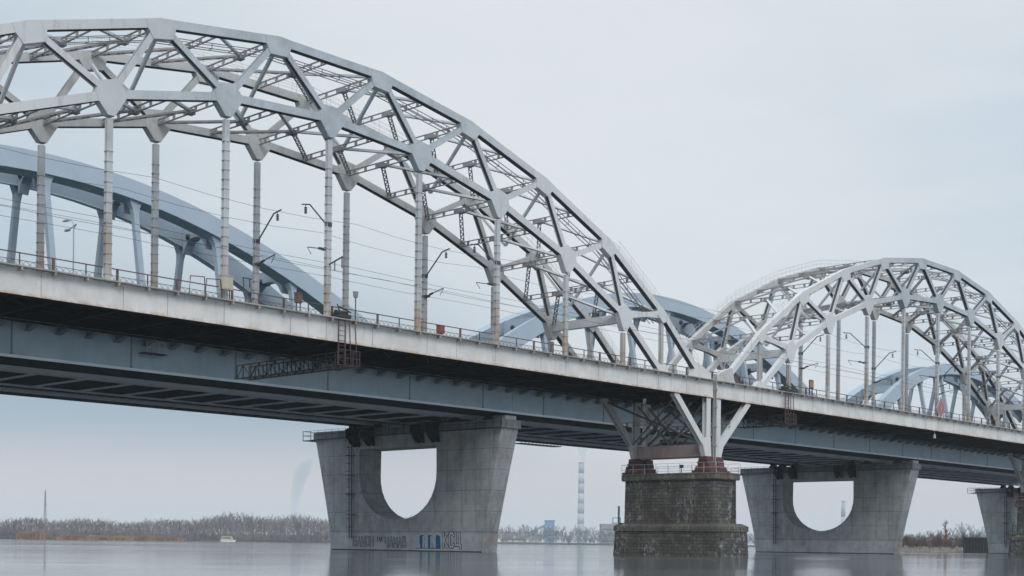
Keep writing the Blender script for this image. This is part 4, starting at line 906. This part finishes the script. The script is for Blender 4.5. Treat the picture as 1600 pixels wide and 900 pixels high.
# ------------------------------------------------------------------ world and light
w = bpy.data.worlds.new('World'); scn.world = w; w.use_nodes = True; nt = w.node_tree; N_ = nt.nodes; N_.clear(); L_ = nt.links
out = N_.new('ShaderNodeOutputWorld'); bg = N_.new('ShaderNodeBackground'); L_.new(bg.outputs[0], out.inputs[0])
sky = N_.new('ShaderNodeTexSky'); sky.sky_type = 'NISHITA'; sky.sun_disc = False
SUN = V((-.55, -.75, .75)).normalized(); sky.sun_elevation = math.asin(SUN.z); sky.sun_rotation = math.atan2(SUN.x, SUN.y); sky.air_density = 1; sky.dust_density = 3
def vm(op, a, b=None):
    k = N_.new('ShaderNodeVectorMath'); k.operation = op
    for s, i in ((a, 0), (b, 1)):
        if s is None: continue
        if isinstance(s, (tuple, Vector)): k.inputs[i].default_value = tuple(s)
        else: L_.new(s, k.inputs[i])
    return k
def mr(fac, a, b, c=0, d=1):
    k = N_.new('ShaderNodeMapRange'); k.interpolation_type = 'SMOOTHSTEP'; L_.new(fac, k.inputs[0])
    for i, s in zip((1, 2, 3, 4), (a, b, c, d)): k.inputs[i].default_value = s
    return k.outputs[0]
def mx(fac, a, b):
    k = N_.new('ShaderNodeMix'); k.data_type = 'RGBA'
    if isinstance(fac, (int, float)): k.inputs[0].default_value = fac
    else: L_.new(fac, k.inputs[0])
    for s, i in ((a, 6), (b, 7)):
        if isinstance(s, tuple): k.inputs[i].default_value = s
        else: L_.new(s, k.inputs[i])
    return k.outputs[2]
tc = N_.new('ShaderNodeTexCoord').outputs['Generated']; nrm = vm('NORMALIZE', tc).outputs[0]
sp = N_.new('ShaderNodeSeparateXYZ'); L_.new(nrm, sp.inputs[0])
def wn(scale, stretch, det=4, loc=(0, 0, 0)):
    mp = N_.new('ShaderNodeMapping'); mp.inputs['Scale'].default_value = stretch; mp.inputs['Location'].default_value = loc; L_.new(nrm, mp.inputs[0]); k = N_.new('ShaderNodeTexNoise'); k.inputs['Scale'].default_value = scale; k.inputs['Detail'].default_value = det; L_.new(mp.outputs[0], k.inputs['Vector']); return k.outputs['Fac']
def pdir(px, py):
    r = (px - 800) / 2124.4; e = (847.7 - py) / 2124.4; return V((ST * r + CT, -CT * r + ST, e)).normalized()
bright = vm('DOT_PRODUCT', nrm, pdir(960, 120)).outputs['Value']
leftd = vm('DOT_PRODUCT', nrm, V((pdir(60, 847).x, pdir(60, 847).y, 0)).normalized()).outputs['Value']
rightd = vm('DOT_PRODUCT', nrm, pdir(1750, 500)).outputs['Value']
c = mx(mr(bright, .90, .998), srgb(190, 204, 213), srgb(217, 222, 225))
pass
c = mx(mr(rightd, .97, 1.0, 0, .6), c, srgb(190, 203, 216))
c = mx(mr(wn(2.2, (1, 1, 3.2)), .35, .66, 0, .55), c, srgb(190, 204, 216))
c = mx(mr(wn(4.5, (1, 1, 5), 5, (3, 1, 2)), .42, .66, 0, .42), c, srgb(220, 224, 226))
mA = N_.new('ShaderNodeMath'); mA.operation = 'MULTIPLY'; L_.new(mr(leftd, .90, .985, 0, 1.0), mA.inputs[0]); L_.new(mr(sp.outputs[2], .10, .24, 1, .12), mA.inputs[1]); c = mx(mA.outputs[0], c, srgb(132, 158, 177))
c = mx(mr(sp.outputs[2], .030, .092, 1, 0), c, srgb(208, 194, 195))
zen = mr(sp.outputs[2], .42, 1.0, 1.0, 2.1); kk = N_.new('ShaderNodeVectorMath'); kk.operation = 'SCALE'; L_.new(c, kk.inputs[0]); L_.new(zen, kk.inputs['Scale']); c = kk.outputs[0]
bsky = N_.new('ShaderNodeVectorMath'); bsky.operation = 'SCALE'; L_.new(sky.outputs[0], bsky.inputs[0]); bsky.inputs['Scale'].default_value = 1.0
k = N_.new('ShaderNodeVectorMath'); k.operation = 'SCALE'; L_.new(c, k.inputs[0]); k.inputs['Scale'].default_value = 10.0
fin = mx(.93, bsky.outputs[0], k.outputs[0]); L_.new(fin, bg.inputs[0]); bg.inputs[1].default_value = .1
sd = bpy.data.lights.new('sun', 'SUN'); sd.energy = 1.4; sd.angle = R(25); sd.color = (1, .96, .91); so = bpy.data.objects.new('sun', sd); COL.objects.link(so); so.rotation_euler = SUN.to_track_quat('Z', 'Y').to_euler(); so.location = (0, 0, 300)
# ------------------------------------------------------------------ camera
cd = bpy.data.cameras.new('camera'); cam = bpy.data.objects.new('camera', cd); COL.objects.link(cam); scn.camera = cam
cd.sensor_width = 36; cd.lens = 2124.4 / 1600 * 36; cd.shift_y = (847.73 - 450) / 1600; cd.clip_end = 40000; cd.clip_start = .5
r = V((ST, -CT, 0)); up = V((0, 0, 1)); back = V((-CT, -ST, 0)); a = .0120; r2 = r * math.cos(a) + up * math.sin(a); u2 = up * math.cos(a) - r * math.sin(a)
cam.matrix_world = Matrix.Translation((0, 0, 1.294)) @ Matrix((r2, u2, back)).transposed().to_4x4()
vs_ = scn.view_settings; vs_.view_transform = 'Standard'; vs_.look = 'None'; vs_.exposure = .18; vs_.gamma = 1; vs_.use_curve_mapping = False
scn.cycles.volume_bounces = 3; scn.cycles.max_bounces = 8; scn.cycles.use_denoising = True
